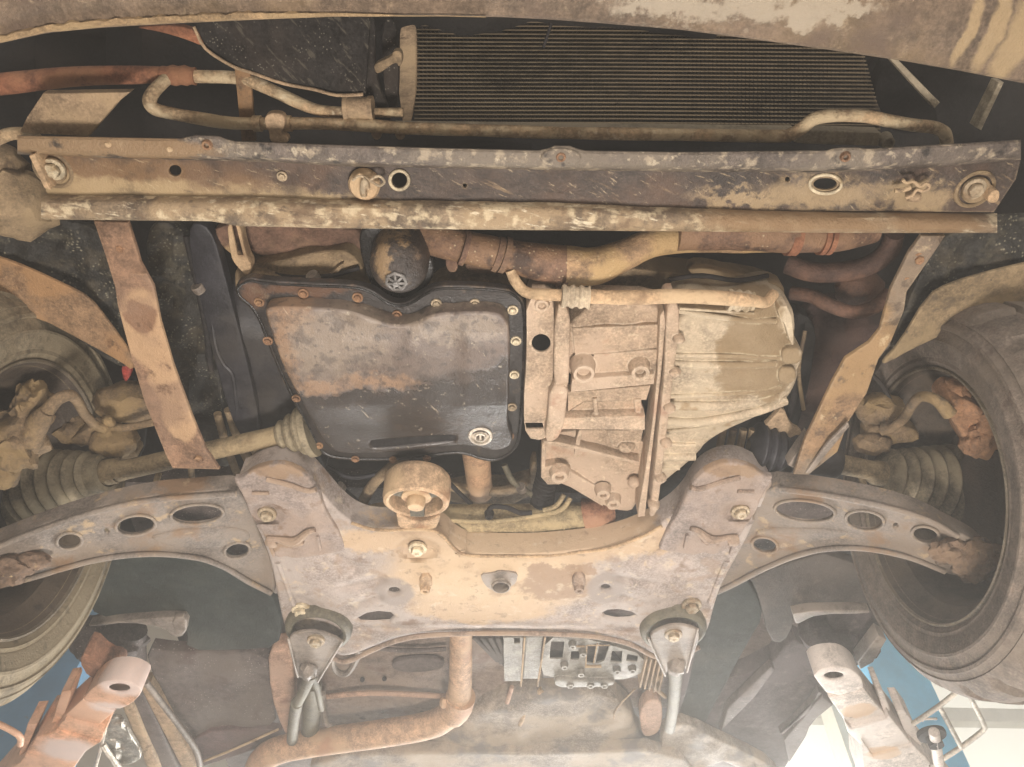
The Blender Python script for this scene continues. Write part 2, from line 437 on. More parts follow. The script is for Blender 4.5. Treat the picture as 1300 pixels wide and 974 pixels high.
PANL = [LB([(500, 420, .9, 158, 50), (410, 450, .9, 46, 46), (600, 430, .9, 46, 36), (480, 455, .9, 60, 34)], '#66554a', .02, ns=40, r=.5, h=.5, soft=.10, w=.95),
    LB([(560, 445, .9, 60, 30), (480, 470, .9, 70, 16)], '#5b4a3d', .05, ns=26, a=.7, r=.4, soft=.4),
    LB([(366, 400, .9, 26, 20), (362, 440, .9, 12, 44), (400, 490, .9, 34, 9), (480, 482, .9, 50, 8)], '#96704c', .03, ns=60, a=.7, r=.7, soft=.5),
    LB([(405, 440, .9, 38, 34), (450, 425, .9, 44, 30), (600, 415, .9, 44, 14), (545, 415, .9, 40, 14)], '#9b8a74', .05, ns=45, a=.5, r=.35, soft=.6),
    LN(34, .54, .62, '#43372f', a=.65), LN(80, .57, .63, '#332a25', a=.6), LN(100, .65, .69, '#b9aa90', a=.5), LN(30, .65, .69, '#c2ae90', st=(2.5, .4, 1), rot=(0, 0, -30), d=7, g=.7, a=.5)]
M['pan'] = mat('oil_pan_paint', '#352f2c', PANL, r=.24, bump=.22, var=.17, spec=.7, fine=.3)
M['panflange'] = mat('oil_pan_flange', '#2e2926', [LB([(322, 372, .93, 16, 14), (390, 368, .93, 60, 6)], '#6b4a34', .02, ns=50, soft=.4, a=.8), LN(30, .6, .68, '#6e5a44')], r=.32, bump=.25, fine=.5)
M['oiled'] = mat('oil_black', '#1f1d1c', [LN(20, .55, .7, '#3c332c')], r=.25, bump=.2)
M['bolt'] = mat('bolt_steel', '#9d8b70', [LN(30, .5, .62, '#8a6a48'), LN(60, .6, .7, '#cbb894')], r=.5, metal=.25)
M['boltlight'] = mat('bolt_bright', '#bfae8f', [LN(40, .55, .68, '#94784f')], r=.5, metal=.2)
M['rustbolt'] = mat('bolt_rusty', '#7d5a3e', [LN(40, .5, .62, '#9d7650')])
M['filter'] = mat('oil_filter_dark', '#3a322d', [LB([(484, 330, .9, 10, 20), (505, 308, .9, 26, 7)], '#a3845c', .02, ns=90, soft=.4, a=.8), LN(40, .6, .68, '#6b5745')], r=.35)
M['filterlug'] = mat('filter_star_grey', '#7c7874', [LN(60, .5, .7, '#5c5650')], r=.5)
M['hose'] = mat('intake_pipe_rusty', '#6d503c', [LN(12, .48, .56, '#8c6a4c'), LN(16, .58, .62, '#3d2d26'), LV(120, .2, '#d3bd95', a=.8)], r=.5)
M['hoselow'] = mat('intake_pipe_tan', '#947553', [LN(12, .48, .56, '#b3925f'), LN(16, .58, .64, '#55402f'), LV(120, .2, '#d3bd95', a=.6)], r=.6)
M['darkhose'] = mat('rubber_hose', '#4a3328', [LN(14, .5, .66, '#7a5540')], r=.6)
M['rubber'] = mat('black_rubber', '#232020', [LN(20, .5, .7, '#3d352f')], r=.7, spec=.25)
M['boot'] = mat('boot_rubber', '#7b6e56', [LN(14, .46, .6, '#94866a'), LN(60, .6, .7, '#988766', a=.7)], r=.7, bump=.3)
M['shaft'] = mat('driveshaft_mud', '#877353', [LN(12, .5, .6, '#9c8763'), LN(18, .58, .66, '#6e583b')])
M['knuckle'] = mat('knuckle_mud', '#766045', [LN(10, .48, .58, '#94794f'), LN(24, .58, .66, '#4f4131')], bump=.6)
M['knuckleright'] = mat('caliper_mud', '#8a6242', [LN(10, .5, .6, '#a97b52'), LN(14, .56, .64, '#6b5040')], bump=.4)
M['subframe'] = mat('subframe_grey', '#94867d', [LN(7, .45, .6, '#a3968d'), LN(16, .6, .68, '#7c6350'),
    LB([(620, 735, .87, 130, 62), (560, 690, .87, 70, 30), (700, 700, .87, 90, 22), (610, 775, .87, 90, 26), (480, 690, .87, 50, 16), (800, 690, .87, 60, 24)], '#bd9f7c', .035, ns=30, soft=.2), LB([(620, 735, .87, 100, 40)], '#c6aa86', .06, ns=36, soft=.5, a=.7),
    LB([(705, 745, .87, 46, 22), (690, 728, .87, 26, 12), (735, 725, .87, 22, 10)], '#96795f', .03, ns=40),
    LN(20, .57, .64, '#94785f', a=.55), LN(60, .6, .66, '#75614f', a=.5), LN(36, .6, .66, '#cdbb9f', a=.5),
    LB([(500, 752, .87, 24, 22), (770, 747, .87, 24, 24)], '#8d8077', .01, ns=40), LN(45, .63, .68, '#c0a884', a=.7)], r=.7, bump=.3, mid=.14)
M['subear'] = mat('subframe_ear', '#887970', [LN(9, .46, .56, '#a08a7a'), LB([(350, 598, .87, 50, 9), (925, 598, .87, 50, 8), (335, 690, .87, 40, 10)], '#94775a', .03, ns=40, soft=.3), LN(28, .58, .66, '#7d6450')], bump=.5, mid=.22)
M['submud'] = mat('subframe_rib', '#8b7564', [LN(14, .45, .6, '#9c836c')])
M['arm'] = mat('control_arm', '#70655b', [LN(7, .46, .58, '#7f6f5f'), LN(12, .55, .64, '#7d5f42'), LN(40, .6, .67, '#a38a68')], r=.65, bump=.35, wear='#a8957a', mid=.2)
M['armend'] = mat('control_arm_end', '#6a5442', [LN(10, .5, .6, '#84694e'), LN(20, .58, .64, '#483a2f'), LN(36, .64, .68, '#b79a6b')], bump=.6)
M['mount'] = mat('engine_mount', '#aa8b6a', [LN(9, .48, .6, '#c6a67c'), LN(20, .56, .64, '#94623f', a=.7)], bump=.35)
M['tan'] = mat('dry_mud', '#a98a66', [LN(10, .46, .6, '#c2a47c'), LN(24, .58, .66, '#84674a')])
M['rack'] = mat('steering_rack', '#93805c', [LN(12, .5, .6, '#ac966c'), LN(40, .6, .68, '#6a573e')], r=.6)
M['rackred'] = mat('rack_rust', '#8d5f45', [LN(12, .5, .6, '#a3785a')])
M['bush'] = mat('bush_bracket', '#6d6258', [LN(10, .48, .58, '#958678'), LN(30, .6, .68, '#65574a')], r=.5, bump=.3, wear='#a89a88')
M['bushdark'] = mat('bush_rubber', '#57503f', [LN(10, .48, .62, '#6d6550')], r=.6)
M['exhaust'] = mat('exhaust_dusty', '#a5805f', [LN(9, .48, .6, '#b8946f'), LN(12, .55, .66, '#9c6a48', a=.8)], r=.7, bump=.25)
M['shield'] = mat('heat_shield', '#77665a', [LN(6, .46, .6, '#8d7968'), LN(10, .56, .66, '#6b4f42'), LN(24, .64, .7, '#3e3630')], r=.6)
M['shieldpink'] = mat('tunnel_edge', '#a48068', [LN(8, .46, .6, '#b39078'), LN(14, .58, .66, '#8a6450')])
M['alloy'] = mat('gear_housing_alloy', '#767065', [LN(12, .46, .6, '#8d8578'), LN(24, .58, .66, '#6c6258')], r=.5, metal=.15, wear='#b9b0a2')
M['alloydark'] = mat('gear_housing_recess', '#4b443f', [LN(12, .46, .6, '#5e5650')])
M['under'] = mat('floor_underseal', '#574c47', [LN(6, .46, .6, '#6b5f56'), LN(10, .58, .66, '#53403a'), LV(120, .22, '#b8ab9c', a=.7)], r=.65)
M['underred'] = mat('floor_reddish', '#5b4440', [LN(5, .46, .6, '#66544c')], r=.6)
M['sill'] = mat('sill_underseal', '#4b4241', [LN(5, .46, .6, '#5d5352'), LN(30, .6, .68, '#7d7368', a=.6)], r=.8, spec=.25, wear='#8d8176')
M['tank'] = mat('rear_box_dust', '#87796a', [LN(7, .46, .58, '#a08c74'), LN(9, .56, .64, '#6d6762')], r=.7)
M['tyreleft'] = mat('tyre_muddy', '#776a53', [LN(8, .46, .6, '#8a7b60'), LN(30, .56, .66, '#5d523f'), LN(70, .6, .68, '#9d8d70', a=.6)], r=.85, bump=.5)
M['tyreright'] = mat('tyre_brown', '#665a4f', [LN(8, .46, .6, '#75685a'), LN(30, .58, .66, '#57473d'), LN(60, .62, .68, '#8d7a68', a=.6)], r=.85, bump=.5)
M['rim'] = mat('rim_dirty', '#453b32', [LN(8, .46, .6, '#5c4e3e'), LN(20, .58, .66, '#3c332c')], r=.6)
M['rimlip'] = mat('rim_lip', '#6f6453', [LN(14, .5, .6, '#6b5f4d')], r=.4)
M['disc'] = mat('brake_backplate', '#3a322d', [LN(8, .46, .6, '#554639')], r=.6)
M['condfin'] = mat('condenser_fins', '#544a40', [LN(5, .46, .6, '#6b5d4c'), LN(40, .62, .68, '#2f2823')], r=.5, metal=.2, bump=0)
M['condtube'] = mat('condenser_tubes', '#6f6049', [LN(5, .46, .6, '#87745a'), LB([(800, 160, 1.0, 330, 9)], '#a08c6c', .01, soft=.5), LN(30, .6, .68, '#5f513f')], r=.5, metal=.2, bump=.2)
M['condrail'] = mat('condenser_rail', '#8d8069', [LN(10, .46, .6, '#a3947a')], r=.5)
M['liftpaint'] = mat('lift_paint_orange', '#c88f6a', [LN(6, .46, .6, '#cfa283'), LN(10, .58, .66, '#b07a58', a=.8), LB([(158, 868, .8, 34, 22), (140, 900, .8, 26, 12), (90, 945, .8, 34, 22)], '#cdb9b0', .02, soft=.3)], r=.5, bump=.15, wear='#8d5b3f')  # pale grey blobs put the lit look of the arm faces into the colour
M['liftgrey'] = mat('lift_paint_grey', '#b8aba0', [LN(6, .46, .6, '#c6bab0'), LB([(1090, 905, .8, 22, 14), (1120, 950, .8, 22, 10)], '#c9a988', .015), LN(30, .64, .68, '#86786c')], r=.5, bump=.15, wear='#7d6a5a')
M['liftwhite'] = mat('lift_chipped_primer', '#d9cbb4', [LN(20, .5, .65, '#c2b096')], r=.6)
M['blue'] = mat('lift_column_blue', '#4ec2f6', [LN(3, .5, .65, '#48b6ea')], r=.4, bump=.05, var=.08, fine=0)
M['blueleft'] = mat('lift_column_blue_worn', '#4d86b0', [LN(3, .5, .65, '#5a90b5'), LN(20, .62, .68, '#6f6a60')], r=.4, bump=.05, var=.1, fine=0)
M['steel'] = mat('bare_steel', '#b5aa9a', [LN(20, .5, .65, '#998d7d')], r=.4, metal=.4)
M['foil'] = mat('foil_shield', '#aaa59a', [LN(16, .5, .6, '#7d776c')], r=.3, metal=.7, bump=.9, bs=30)
M['red'] = mat('red_plastic', '#a3342a', [LN(20, .5, .65, '#7d2c24')], r=.5)
M['wall'] = mat('wall_plaster', '#b9a68c', [LN(3, .45, .6, '#c6b49a')], var=.1, bump=.1)
M['frame'] = mat('window_frame', '#a39d88', [LN(3, .45, .6, '#b0a992')], r=.5, var=.1, bump=0)
M['pinkbox'] = mat('pale_box', '#dcc0ae', [LN(3, .45, .6, '#e3cbbb')], var=.08, bump=0)
M['floor'] = mat('concrete_floor', '#9a9186', [LN(2, .45, .6, '#8a8177'), LN(8, .6, .68, '#6d655c')], r=.6, bump=.2, bs=20)
def emis(name, col, st):
    m = bpy.data.materials.new(name); m.use_nodes = True
    n = m.node_tree.nodes['Principled BSDF']
    n.inputs['Base Color'].default_value = (.12, .12, .11, 1)
    n.inputs['Emission Color'].default_value = col; n.inputs['Emission Strength'].default_value = st
    return m
M['pane'] = emis('lit_window_pane', (1, .96, .82, 1), .60)
# ------------------------------------------------------------------ bolts
def bolt_mesh():
    b = MB()
    b.lathe((0, 0, 0), (0, 0, -1), [(1.5, -.3), (1.5, .12), (1.42, .2), (1.0, .22)], 20)
    b.lathe((0, 0, 0), (0, 0, -1), [(1.0, .2), (1.0, .8), (.86, .95), (.4, .95), (.35, .85), (.001, .85)], 6)
    return b
_bm = {}
def bolt(x, y, z, r, mat_='bolt', parent=None, name='bolt', axis=None, rot=None, label=None):
    if mat_ not in _bm:
        b = bolt_mesh(); me = bpy.data.meshes.new('bolt_' + mat_)
        me.from_pydata([tuple(v) for v in b.v], [], b.f)
        q = bmesh.new(); q.from_mesh(me); bmesh.ops.recalc_face_normals(q, faces=q.faces); q.to_mesh(q and me); q.free()
        me.shade_smooth(); me.set_sharp_from_angle(angle=R(30)); me.materials.append(M[mat_]); _bm[mat_] = me
    o = bpy.data.objects.new(name, _bm[mat_]); COL.objects.link(o)
    p = P(x, y, z); s = r*px2m(p)
    mw = Matrix.Translation(p)
    if axis is not None: mw = mw @ Vector(axis).to_track_quat('-Z', 'Y').to_matrix().to_4x4()
    mw = mw @ Matrix.Rotation(rot if rot is not None else random.random()*1.05, 4, 'Z') @ Matrix.Scale(s, 4)
    o.matrix_world = mw
    if parent is not None:
        o.parent = parent; o.matrix_parent_inverse = WM[parent.name].inverted()
    if label: o['label'] = label
    return o
# ================================================================== the setting
floor = MB(); floor.box((0, 1.4, -.05), (11.6, 11.6, .1)); o = floor.obj('floor', M['floor'], kind='structure')
# wall behind with its lit windows
wl = MB(); wl.box((-3.2, 5.3, 2.6), (5.2, .2, 5.6)); wl.box((2.4, 5.3, .55), (6, .2, 1.1)); wl.box((2.4, 5.3, 6.1), (6, .2, .8))
wall = wl.obj('workshop_wall', M['wall']); wall['label'] = 'plain workshop wall behind the lift with bright windows'; wall['category'] = 'wall'
for (x0, x1, y0, y1) in [(-.55, .92, 1.15, 5.65), (1.0, 5.3, 1.15, 4.14), (1.0, 5.3, 4.22, 5.65)]:
    MB().box(((x0+x1)/2, 5.31, (y0+y1)/2), (x1-x0, .03, y1-y0)).obj('window_pane', M['pane'], wall)
fr = MB()
for x in (-.6, .96, 5.35): fr.box((x, 5.25, 3.4), (.09, .1, 4.6))
fr.box((3.15, 5.251, 4.18), (4.3, .098, .1)); fr.box((2.4, 5.249, 1.12), (6, .12, .08)); fr.box((2.4, 5.249, 5.68), (6, .12, .08))
fr.obj('window_frame', M['frame'], wall)
# ================================================================== the car
car = empty('raised_car', P(640, 760, .5), label='muddy underside of a raised car seen from below its front bumper', category='car')
def part(mb, name, m, label=None, parent=None, **k): return mb.obj(name, M[m], parent or car, label, **k)
# ---- front bumper
edge = px(-80,72, 0,56, 60,43, 130,36, 220,31, 330,26, 430,22, 560,21, 640,23, 700,26, 760,30, 860,38, 950,50, 1050,64, 1150,79, 1220,91, 1300,107, 1380,124)
def sh(dy, dn=0): return [(x, y+dy+dn*mn.noise(Vector((x/25., 3, dy)))) for x, y in edge]
xs = frange(-80, 1380, 120)
b = MB().strip([(sh(-16, 1), .93), (sh(-5, 1), .86), (sh(-1.5, .8), .851), (sh(-1, .8), .846), (sh(-4, .8), .842), (sh(-14, 2), .842), (sh(-30), .838), (sh(-55), .832), (sh(-90), .835), (sh(-140), .86), (sh(-220), .93)], xs)
bumper = part(b, 'front_bumper', 'bumper', 'curved muddy bumper skirt arching across the top')
def tap(d, n): return [(x, y + (d + n*mn.noise(Vector((x/14., 3, d))))*max(.12, min(1, (560-x)/260))) for x, y in edge_fine]
edge_fine = [(x, interp(edge, x)) for x in frange(-80, 1380, 200)]
b = MB().strip([(tap(-1.5, .6), .8425), (tap(-4, 1.5), .8385), (tap(-10, 3.5), .838), (tap(-12, 6), .8425)], [x for x in frange(-80, 1380, 200) if x < 620])
part(b, 'mud_rim', 'crust', 'ochre crust of dried mud along the bumper edge', bumper)
# dark things behind the bumper
b = MB().plate(px(244,25, 261,61, 295,83, 318,91, 359,105, 400,113, 427,119, 464,119, 470,20), .96, .006, 1.5, k=0, grid=14, hf=rough(.008, 60, 2))
splash = part(b, 'splash_panel', 'black', 'black speckled splash panel hanging behind the bumper at left')
b = MB().tube([(246,34,.957), (261,62,.957), (295,84,.957), (318,92,.957), (359,106,.957), (400,114,.957), (427,121,.957), (461,120,.957)], 2.2, 8, 3, lump=.3)
part(b, 'panel_lip', 'tanplate', 'pale dusty lip of the splash panel', splash)
b = MB().plate(qA(480,100, 720,92, 770,180, 700,150, 600,120), .97, .01)
part(b, 'crumpled_bracket', 'rustpipe', 'reddish bracket behind the bumper lip')
b = MB().plate(px(462,24, 478,24, 474,95, 498,150, 492,160, 470,160, 460,120), 1.0, .01, grid=14, hf=rough(.01, 40, 3)); b.plate(px(482,24, 506,24, 505,150, 490,150), 1.02, .02)
part(b, 'radiator_shroud', 'black', 'black shroud at the left end of the condenser')
b = MB().plate(qB(130,240, 195,215, 205,190, 235,190, 240,235, 225,255, 215,230, 150,280, 135,270), .975, .012, 1.5)
part(b, 'shroud_clip', 'castdark', 'bent grey clip beside the condenser')
b = MB().plate(qA(100,440, 160,350, 490,345, 440,385, 330,514, 72,498), .94, .012, 1.5, k=0)
part(b, 'side_bracket', 'tanplate', 'flat tan bracket plate above the left end of the cross rail')
b = MB().tube([(-20,185,.95), (0,175,.95), (14,170,.95), (34,170,.96), (46,176,.97)], 8, 12, 5)
part(b, 'bent_tube', 'tanpipe', 'bent pale tube at the far left')
b = MB().lump(20, 258, .985, 52, 44, 40, .2, 3); b.lump(-10, 215, 1.0, 40, 30, 40, .2, 5)
part(b, 'tow_bracket', 'castdark', 'rounded muddy casting at the left end of the cross rail')
# ---- condenser
def cz(py): return 1.0 + (168-py)*.0021
ZC = lambda x, y: cz(y)
b = MB().plate(px(526,8, 1090,8, 1100,100, 1118,140, 1118,172, 526,168), lambda x, y: cz(y)+.012, .02, 1, k=0, grid=9)
cond = part(b, 'condenser', 'condfin', 'ribbed condenser core behind the bumper')
for i in range(31):
    t = i/30; py = 166 - 152*t
    b = MB(); x1 = 1118 if py > 140 else 1085 + (py-20)*.27
    n = 8; th = 1.15
    rows = []
    for dy, dz in ((-th, .006), (-th*.6, 0), (th*.6, 0), (th, .006)):
        rows.append(([(524, py+dy - 2*t), (800, py+dy), (1130, py+dy+3)], (lambda dz: (lambda x, y: cz(y)+dz))(dz)))
    b.strip(rows, frange(526, x1, 12)); part(b, 'condenser_tube', 'condtube', None, cond)
fv = MB()
for i in range(30):                                     # pleated fins between the tubes
    py = 166 - 152*(i+.5)/30; x = 528
    x1 = 1112 if py > 140 else 1082 + (py-20)*.27
    pts = []
    k = 0
    vs = []; 
    while x < x1:
        a = P(x, py-1.6 if k % 2 else py+1.6, cz(py)+.001); c = a + Vector((0, .002, .010)); vs += [a, c]; x += 2.6; k += 1
    fv.add(vs, [(2*j, 2*j+1, 2*j+3, 2*j+2) for j in range(len(vs)//2-1)])
part(fv, 'cooling_fins', 'condfin', None, cond, kind='stuff')
b = MB().plate(px(508,8, 528,8, 527,155, 505,155), lambda x, y: cz(y)-.006, .03, 5, k=1)
part(b, 'header_tank', 'tanplate', 'pale vertical header tank of the condenser', cond)
b = MB().plate(qC(440,535, 470,488, 760,497, 755,550, 470,540), .985, .02, 2, k=0); b.boss(1124, 178, .99, 8, .012, .6)
part(b, 'drier_tube', 'condrail', 'grey capped tube at the right foot of the condenser', cond)
b = MB().plate(px(500,160, 1010,166, 1010,172, 500,168), 1.0, .02, 1, k=0)
part(b, 'bottom_rail', 'condrail', None, cond)
b = MB().plate(qC(790,215, 815,212, 985,385, 965,408), 1.03, .02, 1.5, k=0)
part(b, 'slanted_stay', 'condrail', 'thin slanted stay in the dark right corner')
b = MB().plate(qC(1205,310, 1225,310, 1140,490, 1120,480), 1.04, .02, 1.5, k=0)
part(b, 'rear_stay', 'condrail', 'short faint stay at the far right behind the bumper')
b = MB().plate(px(1105,120, 1130,60, 1195,140, 1185,170, 1125,170), 1.12, .02, 2, grid=16, hf=rough(.012, 40, 5))
part(b, 'side_baffle', 'bay', None)
# ---- pipes in front
b = MB().tube([(-40,112,1.0), (20,105,1.0), (100,97,1.0), (195,95,1.0), (207,96,1.0)], [13,13,12,10.5,9], 14, 6, lump=.06)
p = part(b, 'rubber_hose', 'rustpipe', 'thick rust-coloured hose at upper left')
b = MB().tube([(204,96,1.0), (214,96,1.0), (236,96,1.0), (248,97,1.0)], [10,12,12,10.5], 14, 4, corr=(14, .8)); part(b, 'hose_clamp', 'rustpipe', None, p)
b = MB().tube([(246,97,1.0), (300,99,1.0), (330,108,.99), (380,131,.985), (405,140,.98), (435,143,.98)], [8,8,8,7.5,7,7], 12, 6, lump=.06); part(b, 'metal_pipe', 'tanpipe', None, p)
b = MB().tube([(437,138,.975), (474,138,.975)], 14, 16, 3); b.tube([(437,138,.975), (443,138,.975)], 15.5, 16, 2); b.tube([(468,138,.975), (474,138,.975)], 15.5, 16, 2)
part(b, 'crimp_sleeve', 'tanplate', 'pale crimp sleeve on the pipe beside the condenser', p)
b = MB().tube([(472,143,.985), (490,143,.985), (512,143,.985)], 6, 12, 4); part(b, 'pipe_stub', 'tanpipe', None, p)
b = MB().tube([(216,96,1.0), (205,106,.985), (194,118,.972), (190,129,.967), (196,138,.965), (212,143,.965), (250,150,.965), (290,156,.965), (325,157,.965), (400,157,.965), (460,159,.965), (520,163,.965), (620,166,.965), (720,169,.965), (860,171,.965), (985,173,.965), (1003,171,.965), (1018,163,.965), (1034,151,.963), (1060,147,.962), (1100,148,.962), (1130,154,.963), (1160,159,.966), (1186,162,.97), (1199,169,.975), (1202,182,.985)],
    [8,8,8,8.5,8,8,8,8,8,7.6,7.8,8,7.8,7.8,7.8,8,8,8,8,8,8,8,8,8,8,8,8], 12, 6, lump=.1)
pipe = part(b, 'cooling_pipe', 'tanpipe', 'long mud-caked pipe running across in front of the cross rail')
for x in (328, 366):
    b = MB().tube([(x-6,157,.965), (x+4,157,.965)], 10, 14, 2); part(b, 'pipe_collar', 'tanpipe', None, pipe)
b = MB().plate(qA(878,250, 935,250, 958,530, 905,530), .99, .006, 1, k=0)
part(b, 'flat_strap', 'fender', 'flat brown strap hanging down behind the pipe')
b = MB().plate(qA(990,425, 1065,425, 1068,480, 1050,500, 1080,515, 1080,540, 1010,540, 1008,490, 992,480), .945, .012, 2)
part(b, 'pipe_clip', 'tanplate', 'folded clip holding the pipe')
for x, y in ((508,500), (478,515)):
    b = MB().plate(px(x-8,160, x+8,160, x+6,178, x-6,178), .97, .01); part(b, 'rail_bracket', 'tanplate', None)
# ---- cross rail
ut = px(20,172, 235,176, 243,171, 281,173, 293,179, 430,184, 560,188, 690,191, 700,185, 725,185, 738,191, 860,193, 1050,191, 1062,187, 1092,187, 1100,189, 1200,183, 1297,177)
ub = px(20,190, 110,195, 350,201, 430,206, 700,211, 860,213, 1050,214, 1200,207, 1300,197)
lt = px(50,249, 300,252, 430,255, 700,259, 860,266, 1050,272, 1140,272, 1270,275)
lb = px(50,277, 62,279, 270,281, 300,287, 430,290, 860,294, 1100,296, 1270,296)
def off(pts, d, k=0): return [(x, y+d+k*mn.noise(Vector((x/16., 7, d)))) for x, y in pts]
hs = [ell(222,217,8,7), ell(507,229,9.5,9.5), ell(1033+15,234,15,7.5), ell(1000,228,3,3), ell(560+30,236,2.5,2.5)]
b = MB()
b.plate(px(38,193, 400,200, 700,207, 1000,210, 1297,200, 1290,228, 1274,252, 1262,270, 1000,268, 700,262, 300,255, 62,252), .93, .006, 1, holes=hs, k=0, grid=20, hf=rough(.0035, 45, 1))
rail = part(b, 'cross_rail', 'crossbar', 'scraped black cross rail bolted across the front')
xr = frange(22, 1296, 130); xl = frange(52, 1266, 130)
b = MB().strip([(off(ut, 1.5), .925), (off(ut, 0), .912), (off(ut, 1, .4), .905), (off(ut, 4, .4), .903), (off(ub, -5, 1.0), .903), (off(ub, -1, .6), .905), (off(ub, 3, .6), .916), (off(ub, 6), .936)], xr)
part(b, 'upper_flange', 'flangeup', 'greyish upper flange of the cross rail', rail)
b = MB().strip([(off(lt, -4), .936), (off(lt, 0, 2), .925), (off(lt, 5, 3), .912), (off(lt, 9, 3), .907), (off(lt, 14, 2), .9045), (off(lb, -5, 1), .903), (off(lb, -1, .8), .905), (off(lb, 0), .912), (off(lb, -2), .93)], xl)
part(b, 'lower_flange', 'flangelow', 'pale mud-scraped lower flange of the cross rail', rail)
b = MB().plate(ell(712,201,26,12), .9, .004, 2, k=0); part(b, 'flange_pad', 'flangeup', None, rail)
for (x, y) in ((263,184), (712,199), (1073,199)):
    b = MB().boss(x, y, .902, 6, .004, .55, deep=1.2); part(b, 'rivet_hole', 'rustbolt', None, rail)
for (x, y, rx, ry) in ((507,229,12,12), (1048,234,20,12)):
    b = MB()
    for i in range(24):
        pass
    q = [(a, c, .927) for a, c in ell(x, y, rx, ry, 20)]; q.append(q[0])
    b.tube(q, 2.2, 8, 3, cap=False); part(b, 'hole_rim', 'boltlight', 'bright rim round a hole in the cross rail' if x < 600 else 'muddy rim round the slot in the cross rail', rail)
for (x, y, r, lab) in ((68,215,9.5,'pale mounting bolt at the left end of the cross rail'), (1237,240,9.5,'worn mounting bolt at the right end of the cross rail')):
    b = MB(); c = P(x, y, .93); m = px2m(c)
    b.lathe(c, (0, 0, -1), [(26*m, -.003), (25*m, .002), (22*m, .004), (20*m, .002)], 28); b.lathe(c, (0, 0, -1), [(17*m, 0), (17*m, .006), (15*m, .008), (.001, .008)], 24)
    part(b, 'bolt_washer', 'castdark', None, rail)
    bolt(x, y, .922, r, 'boltlight' if x < 600 else 'bolt', rail, 'mounting_bolt', label=lab)
bolt(358, 224, .928, 4.5, 'bolt', rail, 'small_bolt')
for (x, y) in ((137,184), (215,190)):
    b = MB().lump(x, y, .903, 4.5, 3.5, 2.5, .3, x % 7, 2); part(b, 'mud_spot', 'tan', None, rail)
b = MB().plate(qA(108,585, 128,578, 188,712, 165,705), .905, .03, 1, k=0); part(b, 'locating_tab', 'tan', None, rail)
b = MB().plate(px(1252,258, 1258,243, 1270,241, 1268,258), .91, .02, 1.2); part(b, 'locating_tab', 'tan', None, rail)
c = P(463,233,.927); m = px2m(c)
b = MB().lathe(c, (0, 0, -1), [(20*m, -.002), (20*m, .006), (17*m, .01), (8*m, .012), (.001, .012)], 24)
clip = part(b, 'fixing_washer', 'tan', 'round rusty washer with a wire clip on the cross rail', rail)
b = MB().tube([(462,247,.912), (461,240,.905), (463,230,.905), (466,238,.908)], 4.5, 10, 4); b.tube([(448,229,.912), (455,224,.908), (464,226,.908), (474,232,.908), (482,236,.908), (488,231,.908), (482,224,.908), (474,226,.908), (466,233,.908)], 1.7, 8, 5)
part(b, 'wire_clip', 'bolt', None, rail)
b = MB().tube([(1136,242,.91), (1148,241,.908), (1156,238,.908)], 3, 8, 4); b.tube([(1146,228,.908), (1150,232,.908), (1160,231,.908), (1168,237,.908), (1176,233,.908), (1180,238,.908), (1172,243,.908), (1164,241,.908), (1158,248,.91), (1150,252,.91)], 2, 8, 5); b.lump(1160, 250, .92, 10, 7, 8, .3, 2, 2)
part(b, 'spring_clip', 'tanplate', 'curled wire clip near the right end of the cross rail', rail)
# ---- bay sheet behind everything, its black stands in for shade
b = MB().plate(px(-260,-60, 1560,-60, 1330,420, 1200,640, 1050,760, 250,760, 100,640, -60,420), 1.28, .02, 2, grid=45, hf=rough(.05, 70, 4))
part(b, 'engine_bay', 'bay', 'dark recess above the engine, its shade put into the colour')
# ---- wheel arch liners
b = MB().plate(px(-60,270, 120,280, 150,330, 170,460, 150,470, 60,400, -60,380), .99, .01, 2, grid=6, hf=rough(.012, 20, 6))
part(b, 'arch_liner', 'liner', 'black speckled wheel arch liner at left')
b = MB().plate(px(1200,280, 1380,270, 1380,400, 1250,400, 1140,450, 1130,440, 1150,390), .99, .01, 2, grid=6, hf=rough(.012, 20, 8))
part(b, 'arch_liner', 'liner', 'black speckled wheel arch liner at right')
b = MB().plate(px(-80,330, 150,430, 200,560, 120,660, -80,700), 1.2, .01, 2, grid=25, hf=rough(.03, 50, 9)); part(b, 'inner_arch', 'bay', None)
b = MB().plate(px(1380,330, 1140,430, 1080,560, 1180,680, 1380,700), 1.2, .01, 2, grid=25, hf=rough(.03, 50, 9))
part(b, 'inner_arch', 'bay', None)
# guards
b = MB().plate(qD(-120,-10, 0,22, 100,60, 230,120, 330,170, 400,255, 500,395, 500,450, 450,412, 300,330, 150,250, 0,215, -120,190), lambda x, y: .955+.0001*(150-x), .005, 1.5, k=1, grid=14, hf=rough(.006, 40, 3))
part(b, 'arch_guard', 'fender', 'broad ochre-brown arch strip above the left wheel')
b = MB().plate(qG(1420,20, 1299,45, 1170,75, 1020,120, 940,165, 830,350, 765,415, 785,420, 870,370, 1000,310, 1150,260, 1299,225, 1420,200), lambda x, y: .955+.0001*(x-1150), .005, 1.5, k=1, grid=14, hf=rough(.006, 40, 5))
part(b, 'arch_guard', 'fenderright', 'dusty tan arch strip above the right wheel')
b = MB().plate(qD(448,420, 500,428, 470,505), 1.0, .01, 1); part(b, 'red_tag', 'red', 'small red tab beside the left diagonal strap')
